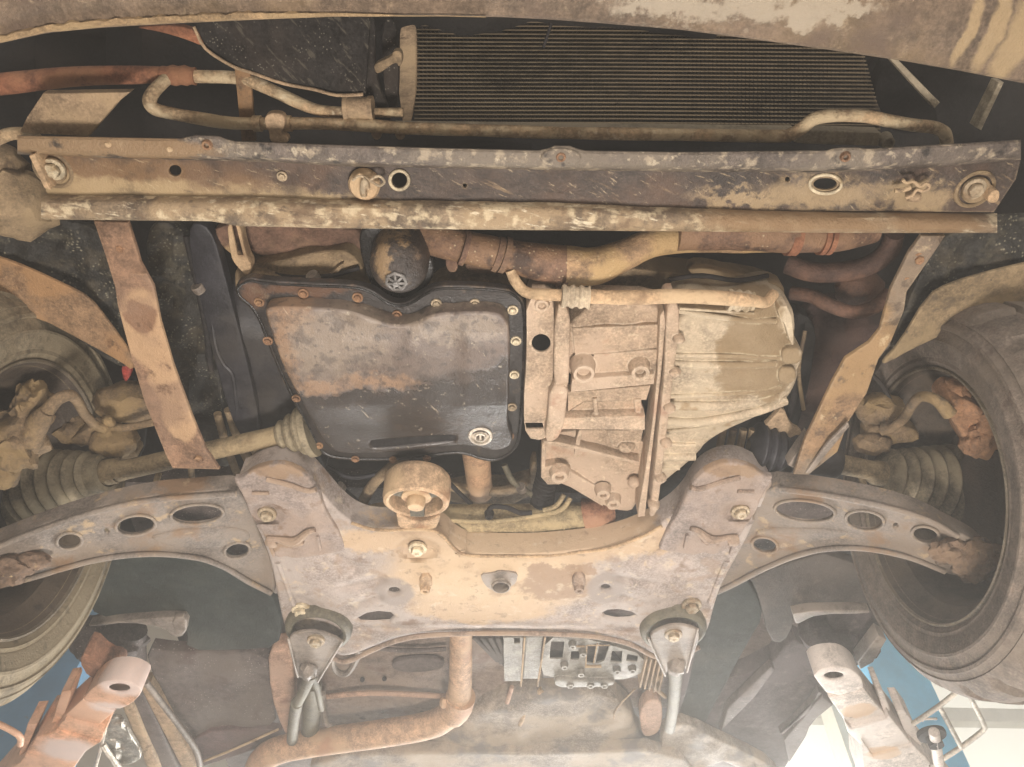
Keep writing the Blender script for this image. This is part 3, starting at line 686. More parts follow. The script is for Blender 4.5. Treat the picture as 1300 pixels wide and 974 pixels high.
# ---- side rails and clutter at left of the engine
b = MB().plate(px(176,283, 236,285, 262,390, 292,560, 296,600, 246,580, 205,420), 1.04, .02, 3, grid=10, hf=rough(.03, 26, 11))
part(b, 'crumpled_liner', 'liner', 'crumpled dark liner beside the left diagonal strap')
b = MB().plate(px(232,284, 268,284, 288,360, 312,450, 335,560, 300,560, 262,420), .985, .02, 2, grid=30)
part(b, 'drive_belt_cover', 'rail', 'smooth dark strip beside the oil pan')
b = MB().plate(px(293,345, 318,372, 345,430, 400,560, 420,610, 350,600, 316,540, 296,440), 1.0, .06, 3, grid=18, hf=rough(.012, 40, 13))
part(b, 'timing_cover', 'rail', None)
b = MB().tube([(268,398,.99), (274,440,.985), (284,462,.985), (296,480,.985), (302,540,.99)], 3, 8, 6)
part(b, 'thin_pipe', 'rail', None)
for (x0, y0, x1, y1, r) in ((276,525,302,604,5), (290,520,318,590,6), (306,510,330,590,5), (240,560,250,640,4)):
    b = MB().tube([(x0,y0,1.0), ((x0+x1)/2-2,(y0+y1)/2,1.0), (x1,y1,1.0)], r, 10, 4, lump=.1); part(b, 'brake_pipe', 'castdark', None)
# ---- diagonal straps
Zs = lambda x, y: .918 - (y-285)*.00018
b = MB().plate(qD(350,-115, 480,-110, 515,0, 525,40, 575,130, 600,260, 650,430, 720,620, 770,740, 822,816, 646,812, 620,760, 540,560, 490,390, 440,200, 430,130, 390,0), Zs, .006, 1.2, k=0, grid=12, hf=lambda x, y: .006*mn.noise(Vector((x/30, y/26, 4))) - .010*math.exp(-((y-350)/14)**2))
st = part(b, 'diagonal_strap', 'strap', 'wide rusty strap with pale mud patches slanting down at left')
bolt(153, 315, .915, 5, 'rustbolt', st, 'strap_bolt'); bolt(253, 581, .866, 6, 'rustbolt', st, 'strap_bolt')
b = MB().plate(qG(915,-60, 1005,-60, 965,0, 860,150, 850,220, 800,340, 755,400, 710,530, 640,640, 600,750, 492,836, 436,834, 480,700, 580,490, 630,400, 720,340, 760,290, 800,140, 870,0), Zs, .006, 1.2, k=0, grid=12, hf=lambda x, y: .006*mn.noise(Vector((x/30, y/26, 9))) - .012*math.exp(-((x*.3+y-740)/12)**2))
st = part(b, 'diagonal_strap', 'strapright', 'bent dusty strap slanting down to the right wheel arm')
bolt(1166, 329, .913, 6, 'rustbolt', st, 'strap_bolt'); bolt(1150, 354, .91, 4, 'rustbolt', st, 'strap_bolt')
b = MB().plate(qG(415,800, 490,690, 500,700, 435,810), .885, .02, 1, k=0); b.plate(qG(640,640, 645,655, 500,830, 480,830, 560,720), .858, .004, 1, k=0)
part(b, 'strap_edge', 'bush', 'scraped grey lower end of the right strap', st)
# ---- engine block behind the pan
b = MB().plate(px(270,282, 468,288, 466,316, 440,322, 380,330, 330,328, 318,318, 300,330, 276,310), 1.0, .05, 4, grid=16, hf=rough(.012, 30, 15))
part(b, 'engine_block', 'block', 'reddish-brown engine casting above the oil pan')
b = MB().plate(qW(55,0, 105,0, 130,130, 160,190, 140,230, 90,180, 70,140), .955, .02, 2, holes=[qW(75,20, 92,20, 122,140, 100,140)], k=1)
part(b, 'slotted_bracket', 'tan', 'pale slotted bracket at the top left of the oil pan')
b = MB().plate(qW(90,190, 200,180, 500,110, 580,150, 640,270, 740,330, 860,300, 930,240, 1120,240, 1250,290, 1250,380, 100,340, 85,250), .975, .05, 4, grid=16, hf=rough(.014, 34, 17))
b.plate(qW(440,250, 520,170, 530,180, 465,262), .965, .02, 2); b.plate(qW(160,200, 420,262, 415,280, 150,235), .962, .02, 2)
part(b, 'crankcase', 'castdark', 'tan-grey crankcase edge behind the oil pan')
b = MB().plate(qW(585,40, 650,20, 800,30, 880,140, 900,220, 820,320, 730,335, 640,280, 595,150), .962, .02, 3)
part(b, 'filter_housing', 'oiled', 'dark oily housing round the oil filter')
c = P(507, 335, .93); ax = Vector((.0, .12, -1)).normalized()
rr = 37*px2m(c)
b = MB().lathe(c, ax, [(rr*.9, -.05), (rr, -.045), (rr, 0)] + [(rr*math.cos(t), rr*math.sin(t)*.97) for t in frange(.06, 1.565, 12)], 40)
fil = part(b, 'oil_filter', 'filter', 'domed oil filter with a star-shaped lug')
b = MB(); a_ = ax.orthogonal().normalized(); b_ = ax.cross(a_)
cc = c + ax*rr*.95
def hexp(r, i, n=7): return cc + (a_*math.cos(2*math.pi*i/n+.2) + b_*math.sin(2*math.pi*i/n+.2))*r + ax*.002
r1 = 13*px2m(cc)
b.sweep([hexp(r1, i) for i in range(8)], [.0022]*8, 6, cap=False)
for i in range(7): b.sweep([cc+ax*.006, hexp(r1, i)], [.0018, .0018], 6)
b.lathe(cc, ax, [(.004, 0), (.004, .009), (.0005, .009)], 10)
part(b, 'star_lug', 'filterlug', 'grey spoked lug on the oil filter', fil)
# ---- intake pipe
b = MB().tube([(520,290,1.0), (560,305,.97), (600,316,.955), (640,324,.95), (690,334,.945), (722,338,.945)], [24,22,21,21,24,25], 18, 6, lump=.05)
hose = part(b, 'intake_pipe', 'hose', 'thick rusty intake pipe under the cross rail')
b = MB().tube([(718,338,.945), (755,338,.945), (790,325,.95), (830,308,.955), (880,303,.96), (960,304,.965), (1060,300,.97)], [26,24,20,18,18,17,16], 18, 6, lump=.05); part(b, 'outlet_pipe', 'hoselow', 'tan lower run of the intake pipe', hose)
b = MB().tube([(860,292,.955), (940,292,.955), (1000,296,.955), (1060,298,.96), (1110,292,.97)], [26,26,25,22,16], 18, 6, lump=.06); part(b, 'upper_hose', 'hose', 'rusty hose joining the intake pipe at right', hose)
for x, y, r in ((590,315,23), (632,323,23), (641,324,23.5), (709,338,27), (718,339,28), (1003,299,26), (1009,299,26), (1044,300,24), (1052,300,24)):
    dx, dy = (3.2, 1.0) if x < 700 else (3, .2)
    b = MB().tube([(x-dx,y-dy,.948 if x < 800 else .955), (x+dx,y+dy,.948 if x < 800 else .955)], r, 20, 2); part(b, 'hose_clamp', 'block' if x < 800 else 'rustpipe', None, hose)
b = MB().plate(px(565,322, 580,322, 582,346, 567,346), .96, .02, 1); b.plate(px(590,330, 640,338, 640,350, 592,348), .98, .02, 2); part(b, 'pipe_bracket', 'block', None)
b = MB().tube([(1136,296,.97), (1128,318,.98), (1105,336,.99), (1070,345,1.0), (1030,345,1.01), (1000,335,1.03)], [12,13,13,13,13,13], 14, 6)
part(b, 'curved_hose', 'darkhose', 'dark red-brown hose curving behind the right strap')
b = MB().tube([(1130,372,1.0), (1110,390,.99), (1080,396,.99), (1050,386,1.0), (1030,376,1.02), (1005,372,1.04)], 9, 14, 6); b.lump(1090, 365, 1.05, 30, 26, 26, .12, 6)
part(b, 'curved_hose', 'darkred', 'reddish hose loop below the cross rail at right')
b = MB().plate(px(1010,380, 1130,380, 1110,440, 1050,500, 1020,560, 1000,590, 985,560, 1010,480), 1.08, .02, 3, grid=16, hf=rough(.03, 40, 19))
part(b, 'inner_wing', 'wing', 'brown inner wing behind the right strap')
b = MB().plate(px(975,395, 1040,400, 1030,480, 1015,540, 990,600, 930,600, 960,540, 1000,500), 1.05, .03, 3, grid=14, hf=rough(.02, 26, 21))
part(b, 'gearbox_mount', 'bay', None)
# ---- oil pan
fl = px(297,366, 304,358, 318,352, 330,356, 400,360, 440,361, 462,364, 480,372, 492,382, 506,386, 520,383, 536,372, 552,364, 575,362, 640,366, 656,372, 668,386, 669,430, 666,500, 662,560, 652,576, 632,588, 612,586, 590,578, 570,578, 530,584, 480,587, 430,585, 412,580, 402,570, 382,530, 356,480, 336,430, 322,395, 300,378)
b = MB().plate(fl, .93, .014, 2.5, k=2, grid=18, hf=rough(.002, 30, 2)); 
pan = part(b, 'oil_pan', 'panflange', 'oily black oil pan, scuffed and rusty along its upper edge')
b = MB()
q = [(x, y, .929) for x, y in soften(inset(soften(fl, 1), 3.5), 1)]; q.append(q[0]); b.tube(q, 1.6, 6, 1, cap=False); part(b, 'flange_bead', 'oiled', None, pan)
body = px(340,392, 352,390, 400,391, 440,394, 470,404, 490,412, 508,414, 524,411, 545,401, 565,397, 628,396, 642,404, 648,420, 646,500, 644,540, 652,556, 648,568, 630,574, 612,570, 590,566, 560,568, 500,576, 440,578, 418,572, 404,552, 388,520, 362,474, 346,430, 335,395)
slot = qE(118,712, 135,708, 420,688, 440,692, 438,706, 420,712, 150,736, 122,736)
pz = lambda x, y: .896 + max(0, (440-y))*.00016 + max(0, y-515)*.00030
b = MB().plate(body, pz, .036, 15, holes=[soften(slot, 1)], k=2, bs=6, grid=12, hf=lambda x, y: .004*mn.noise(Vector((x/50, y/40, 1))) + .0018*mn.noise(Vector((x/16, y/16, 5))) + .004*math.exp(-((x-575)/10)**2)*(1 if y < 520 else .3))
body_o = part(b, 'pan_bowl', 'pan', 'glossy black bowl of the oil pan, muddy and scratched above, clean below', pan)
b = MB().plate(inset(slot, -2), .914, .004, 1, k=1); part(b, 'pan_slot', 'rubber', 'recessed dark slot in the oil pan', pan)
c = P(610, 553, .906); m = px2m(c)
b = MB().lathe(c, (0, 0, -1), [(17*m, -.004), (15*m, .003), (12*m, .004), (10.5*m, .0), (7.5*m, .001), (7*m, .006), (5.6*m, .0065), (5*m, -.002), (.0005, -.002)], 24); b.box(c+Vector((0, 0, -.002)), (.003, .012, .004))
part(b, 'drain_plug', 'steel', 'bare steel drain plug in the oil pan', pan)
for (x, y, r, mm) in ((329,384,5.5,'rustbolt'), (385,373,6,'rustbolt'), (454,378,6,'rustbolt'), (504,400,5.5,'rustbolt'), (554,386,6,'bolt'), (603,386,6,'bolt'), (651,394,6,'boltlight'), (655,433,6,'boltlight'), (653,476,5.5,'boltlight'), (650,517,5.5,'bolt'), (647,554,5,'rustbolt'), (340,433,5.5,'rustbolt'), (376,506,5,'rustbolt'), (451,583,4.5,'rustbolt'), (499,584,4.5,'rustbolt'), (542,582,4.5,'rustbolt'), (405,566,4.5,'rustbolt')):
    bolt(x, y, .928, r*.78, mm, pan, 'pan_bolt')
# ---- gearbox
b = MB().plate(px(640,340, 700,330, 830,345, 1000,360, 985,400, 860,400, 700,395), 1.0, .05, 3, grid=18, hf=rough(.015, 40, 23))
b.plate(px(880,330, 960,352, 985,372, 870,352), .985, .02, 3); b.plate(qT(460,90, 530,95, 540,140, 520,160, 470,130), .96, .03, 3)
part(b, 'gearbox_top', 'castdark', 'shadowed tan upper casing of the gearbox')
bell = px(668,376, 700,372, 704,400, 702,480, 698,545, 690,560, 668,556, 664,520, 669,450)
b = MB().plate(bell, .905, .06, 2.5, holes=[ell(687,436,12,11.5), qN(35,255, 155,255, 165,295, 45,298)], k=1, grid=14, hf=rough(.004, 18, 25))
b.plate(px(676,378, 704,378, 704,400, 678,400), .93, .02, 2)
b.boss(688, 386, .905, 9, .006, .6)
gb = part(b, 'gearbox', 'cast', 'dusty tan gearbox casting right of the oil pan')
b = MB().plate(qN(205,0, 335,0, 320,150, 300,290, 250,385, 165,385, 190,230), .885, .05, 3, k=1, grid=14, hf=rough(.004, 18, 27)); b.plate(qM(255,330, 365,340, 365,700, 350,974, 240,974), .89, .05, 3, k=1, grid=14, hf=rough(.004, 18, 29))
part(b, 'bellhousing_flange', 'cast', None, gb)
b = MB().plate(qM(360,310, 1080,330, 1075,480, 1040,640, 990,974, 330,974), .915, .05, 4, k=1, grid=12, hf=lambda x, y: .006*mn.noise(Vector((x/30, y/24, 3))))
b.plate(qM(380,500, 1050,470, 1020,640, 540,690, 400,700), .908, .02, 1.4, k=0)
b.plate(qM(540,690, 1000,655, 985,860, 540,890, 520,760), .905, .02, 1.4, k=0)
b.plate(qM(380,870, 980,830, 978,905, 370,965), .893, .02, 1.6, k=0)
b.boss(740, 464, .905, 14, .022, .62); b.boss(811, 464, .905, 12, .02, .55)
b.plate(qN(330,45, 900,0, 870,100, 440,110, 330,180), .905, .02, 1.6, k=0); b.plate(qN(330,180, 440,110, 830,95, 860,215, 300,220), .912, .02, 1.6, k=0)
b.plate(qN(300,222, 860,208, 860,305, 285,300), .893, .03, 1.6, k=0); b.plate(qN(780,95, 835,92, 830,200, 860,215, 800,215), .902, .02, 1.4, k=0)
b.tube([(755,505,.903), (757,525,.903)], 3, 8, 3)
part(b, 'clutch_casing', 'cast', 'ribbed middle casing of the gearbox with two round bosses', gb)
b = MB().plate(qN(270,310, 860,300, 830,690, 790,850, 720,870, 570,830, 300,670, 190,680, 145,630, 165,385), .935, .05, 3, k=1, grid=12, hf=rough(.006, 26, 31))
b.plate(qN(160,380, 280,390, 820,525, 818,545, 380,440, 165,400), .915, .02, 2, k=0); b.plate(qN(400,305, 432,305, 405,440, 380,475, 372,465), .92, .02, 2, k=1)
b.plate(qN(150,395, 180,395, 175,560, 240,545, 350,590, 350,640, 270,680, 190,680, 145,630), .918, .025, 1.6, k=0)
b.plate(qN(350,590, 520,690, 600,740, 570,830, 300,670), .928, .02, 1.4, k=0)
b.boss(710, 600, .916, 11, .012, .5); b.boss(765, 622, .925, 9, .014, .45); b.boss(778, 634, .93, 9, .014, .45); b.lump(805, 612, .925, 8, 8, 8, .2, 1, 2); b.lump(795,567,.925,12,9,8,.2,4,2)
b.plate(qN(600,310, 850,300, 820,440, 640,420), .925, .02, 1.6, k=0)
part(b, 'lower_casing', 'cast', 'reddish-tan lower casing of the gearbox with bolt bosses', gb)
b = MB().plate(px(846,392, 850,384, 862,384, 863,420, 856,470, 849,530, 842,590, 836,640, 832,656, 824,657, 826,640, 832,590, 838,530, 844,470), .884, .05, 2.5, k=1, grid=12, hf=rough(.003, 14, 33))
b.plate(px(838,400, 843,394, 845,410, 840,470, 833,530, 826,590, 819,656, 810,657, 811,645, 819,600, 828,540, 835,470), .892, .05, 1.5, k=0)
for (x, y) in ((857,472), (850,518), (845,562), (838,606), (830,640), (862,430)): b.lump(x, y, .882, 8, 6, 10, .2, x % 7, 2)
part(b, 'joint_flange', 'cast', 'upright pale flange between the two gearbox casings', gb)
end = qT(120,180, 350,215, 490,165, 565,175, 580,240, 575,330, 605,345, 605,400, 590,420, 588,470, 545,550, 480,590, 250,690, 190,770, 60,870, 10,940, 60,640, 100,400)
b = MB().plate(end, lambda x, y: .895 + max(0, y-480)*.0002 + .0004*max(0, x-960), .09, 14, k=2, bs=5, grid=10, hf=lambda x, y: .004*mn.noise(Vector((x/40, y/30, 3))))
for pts, w, dz in ((qT(110,368, 370,372, 520,380), 3, .0), (qT(100,400, 330,405, 500,400), 5, .002), (qT(85,528, 350,515, 520,490), 3, .0), (qT(80,560, 300,560, 510,530), 7, .004), (qT(70,620, 200,625, 400,590, 540,540), 7, .01), (qT(60,665, 250,640, 420,590), 3, .012), (qT(60,710, 190,715), 3, .016), (qT(50,760, 190,758), 6, .02), (qT(45,810, 130,800), 4, .02), (qT(120,195, 360,230, 500,235), 4, .0)):
    b.tube([(x, y, .896 + max(0, y-480)*.0002 + .0004*max(0, x-960) - .002) for x, y in pts], w, 10, 4)
b.plate(qT(505,180, 560,180, 575,330, 560,330, 535,240, 520,240), .893, .03, 4, k=1); b.plate(qT(525,345, 605,345, 605,405, 525,410), .9, .03, 4, k=1); b.plate(qT(515,420, 580,420, 585,470, 540,490, 510,470), .9, .03, 4, k=1)
b.plate(qT(130,185, 420,205, 420,215, 130,195), .888, .02, 2, k=0)
part(b, 'end_casing', 'castlight', 'pale ribbed end casing of the gearbox with a brown stain', gb)
# thin hose across the gearbox
b = MB().tube([(648,343,.93), (655,358,.925), (668,371,.915), (690,374,.905), (718,375,.9), (740,376,.895), (800,378,.89), (860,376,.888), (925,379,.885), (955,382,.885), (972,384,.9), (982,374,.92)], [7,7,7,7.5,8,9.5,9.5,9.5,9.5,8,7,7], 14, 6, lump=.06)
hs_ = part(b, 'coolant_hose', 'tan', 'mud-coated thin hose lying across the gearbox')
for (x0, x1, y, r) in ((713,748,376,14), (924,956,381,13)):
    b = MB().tube([(x0,y,.893), (x1,y+2,.893)], r, 16, 4, corr=(11, 1.6)); part(b, 'ribbed_sleeve', 'castlight', None, hs_)
# ---- engine mount
c = P(528, 640, .865); m = px2m(c); ax = Vector((0, .30, -1)).normalized()
b = MB().lathe(c - ax*.047, ax, [(38*m, -.006), (42*m, 0), (43*m, .006), (43*m, .036), (41.5*m, .044), (38*m, .047), (34.5*m, .045), (33.5*m, .038), (33.5*m, .004), (30*m, .0)], 44)
mount = part(b, 'engine_mount', 'mount', 'large open engine mount ring between the oil pan and the subframe')
b = MB().lathe(c - ax*.05, ax, [(34*m, 0), (30*m, .004), (20*m, .012), (.0005, .012)], 28); part(b, 'rubber_web', 'bushdark', None, mount)
b = MB().lathe(c - ax*.045, ax, [(21*m, 0), (21*m, .030), (19*m, .034), (12*m, .035), (12*m, .046), (10*m, .052), (.0005, .052)], 20)
part(b, 'centre_bolt', 'mount', 'tan centre bolt inside the engine mount', mount)
for a_, w_ in ((R(20), 9), (R(160), 9), (R(270), 13)):
    d = Vector((math.cos(a_), -math.sin(a_), 0)); b = MB().box(c - ax*.022 + d*27*m, (17*m, w_*m*1.4, .026), Matrix.Rotation(-a_, 3, 'Z')); part(b, 'bush_lug', 'bushdark', None, mount)
b = MB().plate(qX(280,270, 300,290, 370,320, 440,310, 470,285, 478,300, 450,360, 296,360), .874, .03, 3, k=1)
part(b, 'mount_bracket', 'mount', None, mount)
b = MB().tube([(452,656,.98), (470,620,.97), (492,597,.96), (515,580,.95)], [7,7,7,7], 10, 5); b.plate(px(450,655, 495,645, 500,655, 455,662), .96, .02, 2)
part(b, 'support_strut', 'castdark', 'slanted strut left of the engine mount')
# ---- steering rack, exhaust behind
b = MB().plate(qX(500,160, 860,160, 870,60, 900,60, 890,240, 500,250), 1.03, .03, 4, k=1, grid=16, hf=rough(.01, 30, 35)); part(b, 'bulkhead', 'castdark', 'brown panel behind the steering rack')
b = MB().tube([(604,560,1.0), (606,590,1.0), (610,625,1.02)], [20,17,16], 18, 4); part(b, 'downpipe', 'exhaust', 'exhaust downpipe below the oil pan')
b = MB().plate(qX(505,160, 560,165, 660,185, 760,180, 865,140, 870,160, 760,215, 660,205, 510,190), 1.0, .01, 2, k=1); part(b, 'pipe_flange', 'castdark', None)
b = MB().tube([(555,660,.955), (620,660,.955), (680,659,.955), (742,656,.955)], [20,20,20,19], 20, 4, lump=.03)
rack = part(b, 'steering_rack', 'rack', 'olive-tan steering rack tube behind the subframe')
b = MB().tube([(742,655,.955), (760,652,.955), (775,650,.96)], [22,21,17], 18, 4); b.boss(750, 668, .945, 15, .02, .7); part(b, 'rack_end', 'rackred', 'rusty end of the steering rack', rack)
for x in (676, 715): 
    b = MB().tube([(x-1.2,659,.955), (x+1.2,659,.955)], 21, 20, 1); part(b, 'rack_clamp', 'rack', None, rack)
b = MB().tube([(565,660,.93), (600,662,.928), (630,662,.928), (665,657,.928), (700,651,.928), (715,645,.93), (724,632,.94)], 3.4, 10, 5, lump=.15); b.tube([(690,648,.93), (706,642,.93), (716,628,.94)], 3.2, 8, 4)
part(b, 'fluid_pipe', 'rack', None, rack)
b = MB().tube([(622,653,.93), (621,647,.925), (628,643,.925), (645,645,.925), (660,651,.927), (675,651,.93)], 3.2, 10, 5); b.boss(621, 653, .935, 5, .008, .5)
part(b, 'black_hose', 'rubber', 'short black hose on the steering rack', rack)
b = MB().tube([(700,560,.99), (696,600,.98), (690,625,.97), (688,645,.97)], 14, 16, 6, corr=(5, 1.5)); part(b, 'corrugated_hose', 'rubber', 'black corrugated hose beside the gearbox')
b = MB().plate(qX(640,358, 1240,368, 1240,395, 640,380), .95, .02, 1, k=0); part(b, 'heat_plate', 'rubber', None)
b = MB().plate(qX(510,375, 700,372, 780,385, 815,420, 800,450, 600,465, 540,420), .92, .03, 2, holes=[ell(643-16,697,5,4), ell(645,692,6,7)], k=1); b.plate(qX(930,390, 1080,380, 1100,440, 1000,450, 920,440), .92, .03, 2, holes=[qX(985,390, 1010,388, 1022,435, 990,436)], k=1); b.plate(qX(700,380, 930,385, 1240,370, 1260,400, 1100,450, 800,465), .935, .03, 2)
part(b, 'rack_mount', 'tan', 'mud-covered rack mounting behind the subframe')
b = MB().plate(qN(880,760, 1170,505, 1250,520, 1250,640, 1000,850, 860,910), .975, .05, 4); part(b, 'driveshaft_gaiter', 'rubber', 'black moulding between the gearbox and the right subframe ear')
# ---- subframe
sf = qS(60,150, 80,150, 130,112, 200,92, 260,95, 330,130, 400,210, 470,290, 540,335, 620,348, 800,345, 870,365, 920,420, 980,445) + qJ(400,178, 640,180, 760,178, 900,165, 1010,150, 1130,112, 1200,72, 1299,0) + px(888,612, 910,596, 940,590, 970,604, 984,613, 972,634, 958,664, 946,690, 930,718, 914,748, 905,778, 900,800, 885,822, 850,834, 828,832, 800,818, 770,810, 730,806, 640,804, 560,804, 530,806, 500,812, 470,824, 440,836, 420,830, 366,806, 360,795, 352,760, 345,720, 335,690, 318,655, 305,630)
hl = [ell(500,751,7,3.6,14), ell(769,747,6,3.4,14), ell(636,743,9.5,6.5,18),
      qJ(70,420, 105,402, 150,395, 195,400, 207,412, 190,428, 130,432, 80,430), qJ(990,400, 1010,390, 1050,388, 1100,398, 1117,410, 1090,418, 1040,420, 1000,412)]
def sfz(x, y):
    d = abs(x-640)
    return .882 - .012*math.exp(-((y-740)/60)**2) + .0 
def sfh(x, y):
    h = .003*mn.noise(Vector((x/60, y/40, 2))) + .0012*mn.noise(Vector((x/18, y/14, 6)))
    for (cx_, cy_, rx_, ry_, d_) in ((530,697,24,14,.010), (339,653,25,15,.008), (940,651,25,15,.008), (383,774,22,14,.006), (878,769,22,14,.006)):
        r_ = math.hypot((x-cx_)/rx_, (y-cy_)/ry_)
        if r_ < 1.15: h += d_*(1 if r_ < .85 else max(0, (1.15-r_)/.3))
    for (x0, y0, x1, y1) in ((436,746,485,735), (438,772,480,757), (785,733,832,742), (790,757,830,768), (452,796,800,800), (430,704,452,722), (820,712,846,688)):
        t = max(0, min(1, ((x-x0)*(x1-x0)+(y-y0)*(y1-y0))/((x1-x0)**2+(y1-y0)**2)))
        d = math.hypot(x-x0-t*(x1-x0), y-y0-t*(y1-y0)); h += .0055*math.exp(-(d/4.5)**2)
    h -= .004*math.exp(-((math.hypot((x-540)/12, (y-743)/10))**2)) 
    return h
b = MB().plate(sf, sfz, .05, 6, holes=hl, k=2, bs=4, grid=5.5, hf=sfh)
sub = part(b, 'subframe', 'subframe', 'grey stamped steel subframe with a large tan mud patch')
b = MB(); c = P(636,743,.866); m = px2m(c)
b.plate(qJ(530,252, 580,248, 600,240, 640,244, 672,250, 665,285, 640,300, 600,318, 560,305, 540,280), .866, .004, 1.5, holes=[ell(636,743,10.5,7.2,18)], k=1)
b.lathe(c, (0, 0, -1), [(13*m, -.002), (12*m, .005), (10.5*m, .006), (10*m, -.012)], 24)
part(b, 'hole_collar', 'bush', 'bare grey collar round the centre hole', sub)
ear = qS(45,150, 80,150, 130,112, 200,94, 260,96, 330,130, 385,205, 400,250, 430,310, 470,370, 492,430, 480,438, 380,455, 290,466, 215,462, 200,430, 150,340, 115,290, 90,220)
def mir(pts): return [(1277 + (652-640)*0 - x + (y-650)*-.03, y-2) for x, y in pts]
for pts, lab, hx, hy in ((ear, 'left', 339, 653), (mir(ear), 'right', 940, 650)):
    e_h = lambda x, y, hx=hx, hy=hy: .003*mn.noise(Vector((x/24, y/20, 8))) + (.010 if math.hypot((x-hx)/22, (y-hy)/13) < .8 else .010*max(0, 1-abs(math.hypot((x-hx)/22, (y-hy)/13)-.8)/.3) if math.hypot((x-hx)/22, (y-hy)/13) < 1.1 else 0)
    b = MB().plate(pts, .872, .012, 3, k=1, grid=6, hf=e_h)
    e = part(b, 'subframe_ear', 'subear', 'muddy %s horn of the subframe with a recessed bolt' % lab, sub)
    f = (lambda p: p) if lab == 'left' else mir
    b = MB().tube([(x, y, .869) for x, y in f(qS(180,150, 260,170, 340,195, 375,190))], 3.5, 8, 5); b.tube([(x, y, .869) for x, y in f(qS(125,205, 190,205))], 2.5, 8, 3); part(b, 'pressed_ridge', 'submud', None, sub)
    b = MB().tube([(x, y, .867) for x, y in f(qS(185,385, 220,385, 290,395, 340,360, 370,350))], [4,3.5,6,4,3], 8, 5, lump=.3); b.lump(*f(qS(200,400))[0], .867, 8, 9, 6, .3, 2, 2); b.lump(*f(qS(300,400))[0], .866, 9, 5, 5, .3, 5, 2)
    part(b, 'mud_ridge', 'submud', None, sub)
    b = MB().plate(f(qS(180,400, 195,395, 215,455, 205,462)), .866, .008, 1.2, k=0); part(b, 'bent_tab', 'subear', None, sub); b = MB().plate(f(qS(375,380, 385,378, 395,430, 385,438)), .866, .008, 1.2, k=0)
    part(b, 'bent_tab', 'subear', None, sub)
for (x, y, r, mm, z) in ((530,697,8,'boltlight',.878), (339,653,8,'bolt',.878), (940,650,8,'bolt',.878), (383,775,8.5,'boltlight',.874), (878,769,8.5,'bolt',.874)):
    bolt(x, y, z, r, mm, sub, 'subframe_bolt')
for (x, y) in ((540,742), (735,741)):
    b = MB().plate(px(x-8,y-10, x+8,y-10, x+9,y+8, x-8,y+9), .862, .02, 4, k=1); b.boss(x, y+4, .864, 6, .01, .4)
    part(b, 'cast_lug', 'mount' if x < 600 else 'submud', None, sub)
b = MB().tube([(x, y, .872) for x, y in px(372,806, 420,834, 440,840, 472,826, 502,814, 540,807, 620,804, 700,805, 760,809, 800,818, 830,833, 852,836, 888,822)], 3.2, 8, 4, lump=.15)
part(b, 'seam_edge', 'submud', None, sub)
b = MB().tube([(x, y, .872) for x, y in qS(225,475, 255,550, 285,640)], 4, 8, 4); part(b, 'side_bead', 'subframe', None, sub)
b = MB().tube([(x, y, .872) for x, y in mir(qS(225,475, 255,550, 285,640))], 4, 8, 4)
part(b, 'side_bead', 'subframe', None, sub)
b = MB().tube([(x, y, .874) for x, y in px(446,664, 480,673, 539,672.5, 560,679, 577,697, 597,705.5, 640,706, 687,706.5, 735,701.5, 772,696.5, 813,682.5, 840,668)], 2.2, 8, 4, lump=.2)
part(b, 'folded_lip', 'tan', None, sub)
for sgn, (x, y), tri, ang in ((-1, (404,800), qY(205,290, 260,250, 420,235, 600,310, 590,350, 420,605, 415,560, 400,590, 290,580, 275,570, 235,420), 0), (1, (855,800), qZ(118,360, 170,310, 300,270, 440,300, 450,350, 435,420, 370,580, 350,540, 250,560, 230,605), 0)):
    c = P(x, y, .868); m = px2m(c)
    b = MB().lathe(c, (0, 0, -1), [(43*m, -.02), (42*m, .0), (40*m, .006), (36*m, .009), (32*m, .006), (31*m, -.012), (20*m, -.012), (.0005, -.012)], 40)
    b2 = part(b, 'rear_bush', 'bushdark', ('left' if sgn < 0 else 'right') + ' rear bush ring of the subframe', sub)
    tz = lambda x, y, y0=tri[0][1]: .842 + (y-800)*.0002
    b = MB().plate(tri, tz, .006, 1.5, k=1); part(b, 'bush_bracket', 'bush', 'triangular ' + ('left' if sgn < 0 else 'right') + ' bracket under the rear bush', sub)
    b = MB(); n = len(tri)
    ed = [p for p in tri]
    for k0, k1 in (((3, 5), (0, 9)) if sgn < 0 else ((3, 6), (0, 9))):
        a, d = ed[k0], ed[k1 if k1 < n else n-1]
        b.tube([(a[0], a[1], tz(*a)-.002), ((a[0]+d[0])/2, (a[1]+d[1])/2, tz((a[0]+d[0])/2, (a[1]+d[1])/2)-.004), (d[0], d[1], tz(*d)-.003)], 1.6, 8, 4)
    part(b, 'bracket_rib', 'bush', None, sub)
    bolt(x-3 if sgn < 0 else x, y+14 if sgn < 0 else y+6, .84, 7.5, 'bolt', sub, 'bush_bolt')
    lx, ly = (qY(350,520)[0] if sgn < 0 else qZ(300,540)[0])
    b = MB().lump(lx, ly, .846, 11, 14, 12, .25, 3, 3); part(b, 'stay_lug', 'bush', None, sub)
b = MB().tube([(395,856,.86), (386,876,.88), (378,892,.90)], [8,7,6.5], 14, 4); b.tube([(377,892,.90), (373,915,.92), (371,940,.95)], [8,7,7], 14, 3)
part(b, 'stay_rod', 'bushdark', 'short grey stay rod below the left rear bush')
b = MB().tube([(398,860,.87), (404,880,.88), (408,900,.9)], [5,4,4], 10, 4); part(b, 'stay_wire', 'bushdark', None)
b = MB().tube([(397,868,.95), (396,900,.96), (393,935,.98)], [11,12,11], 14, 4); part(b, 'stay_tube', 'bushdark', None)
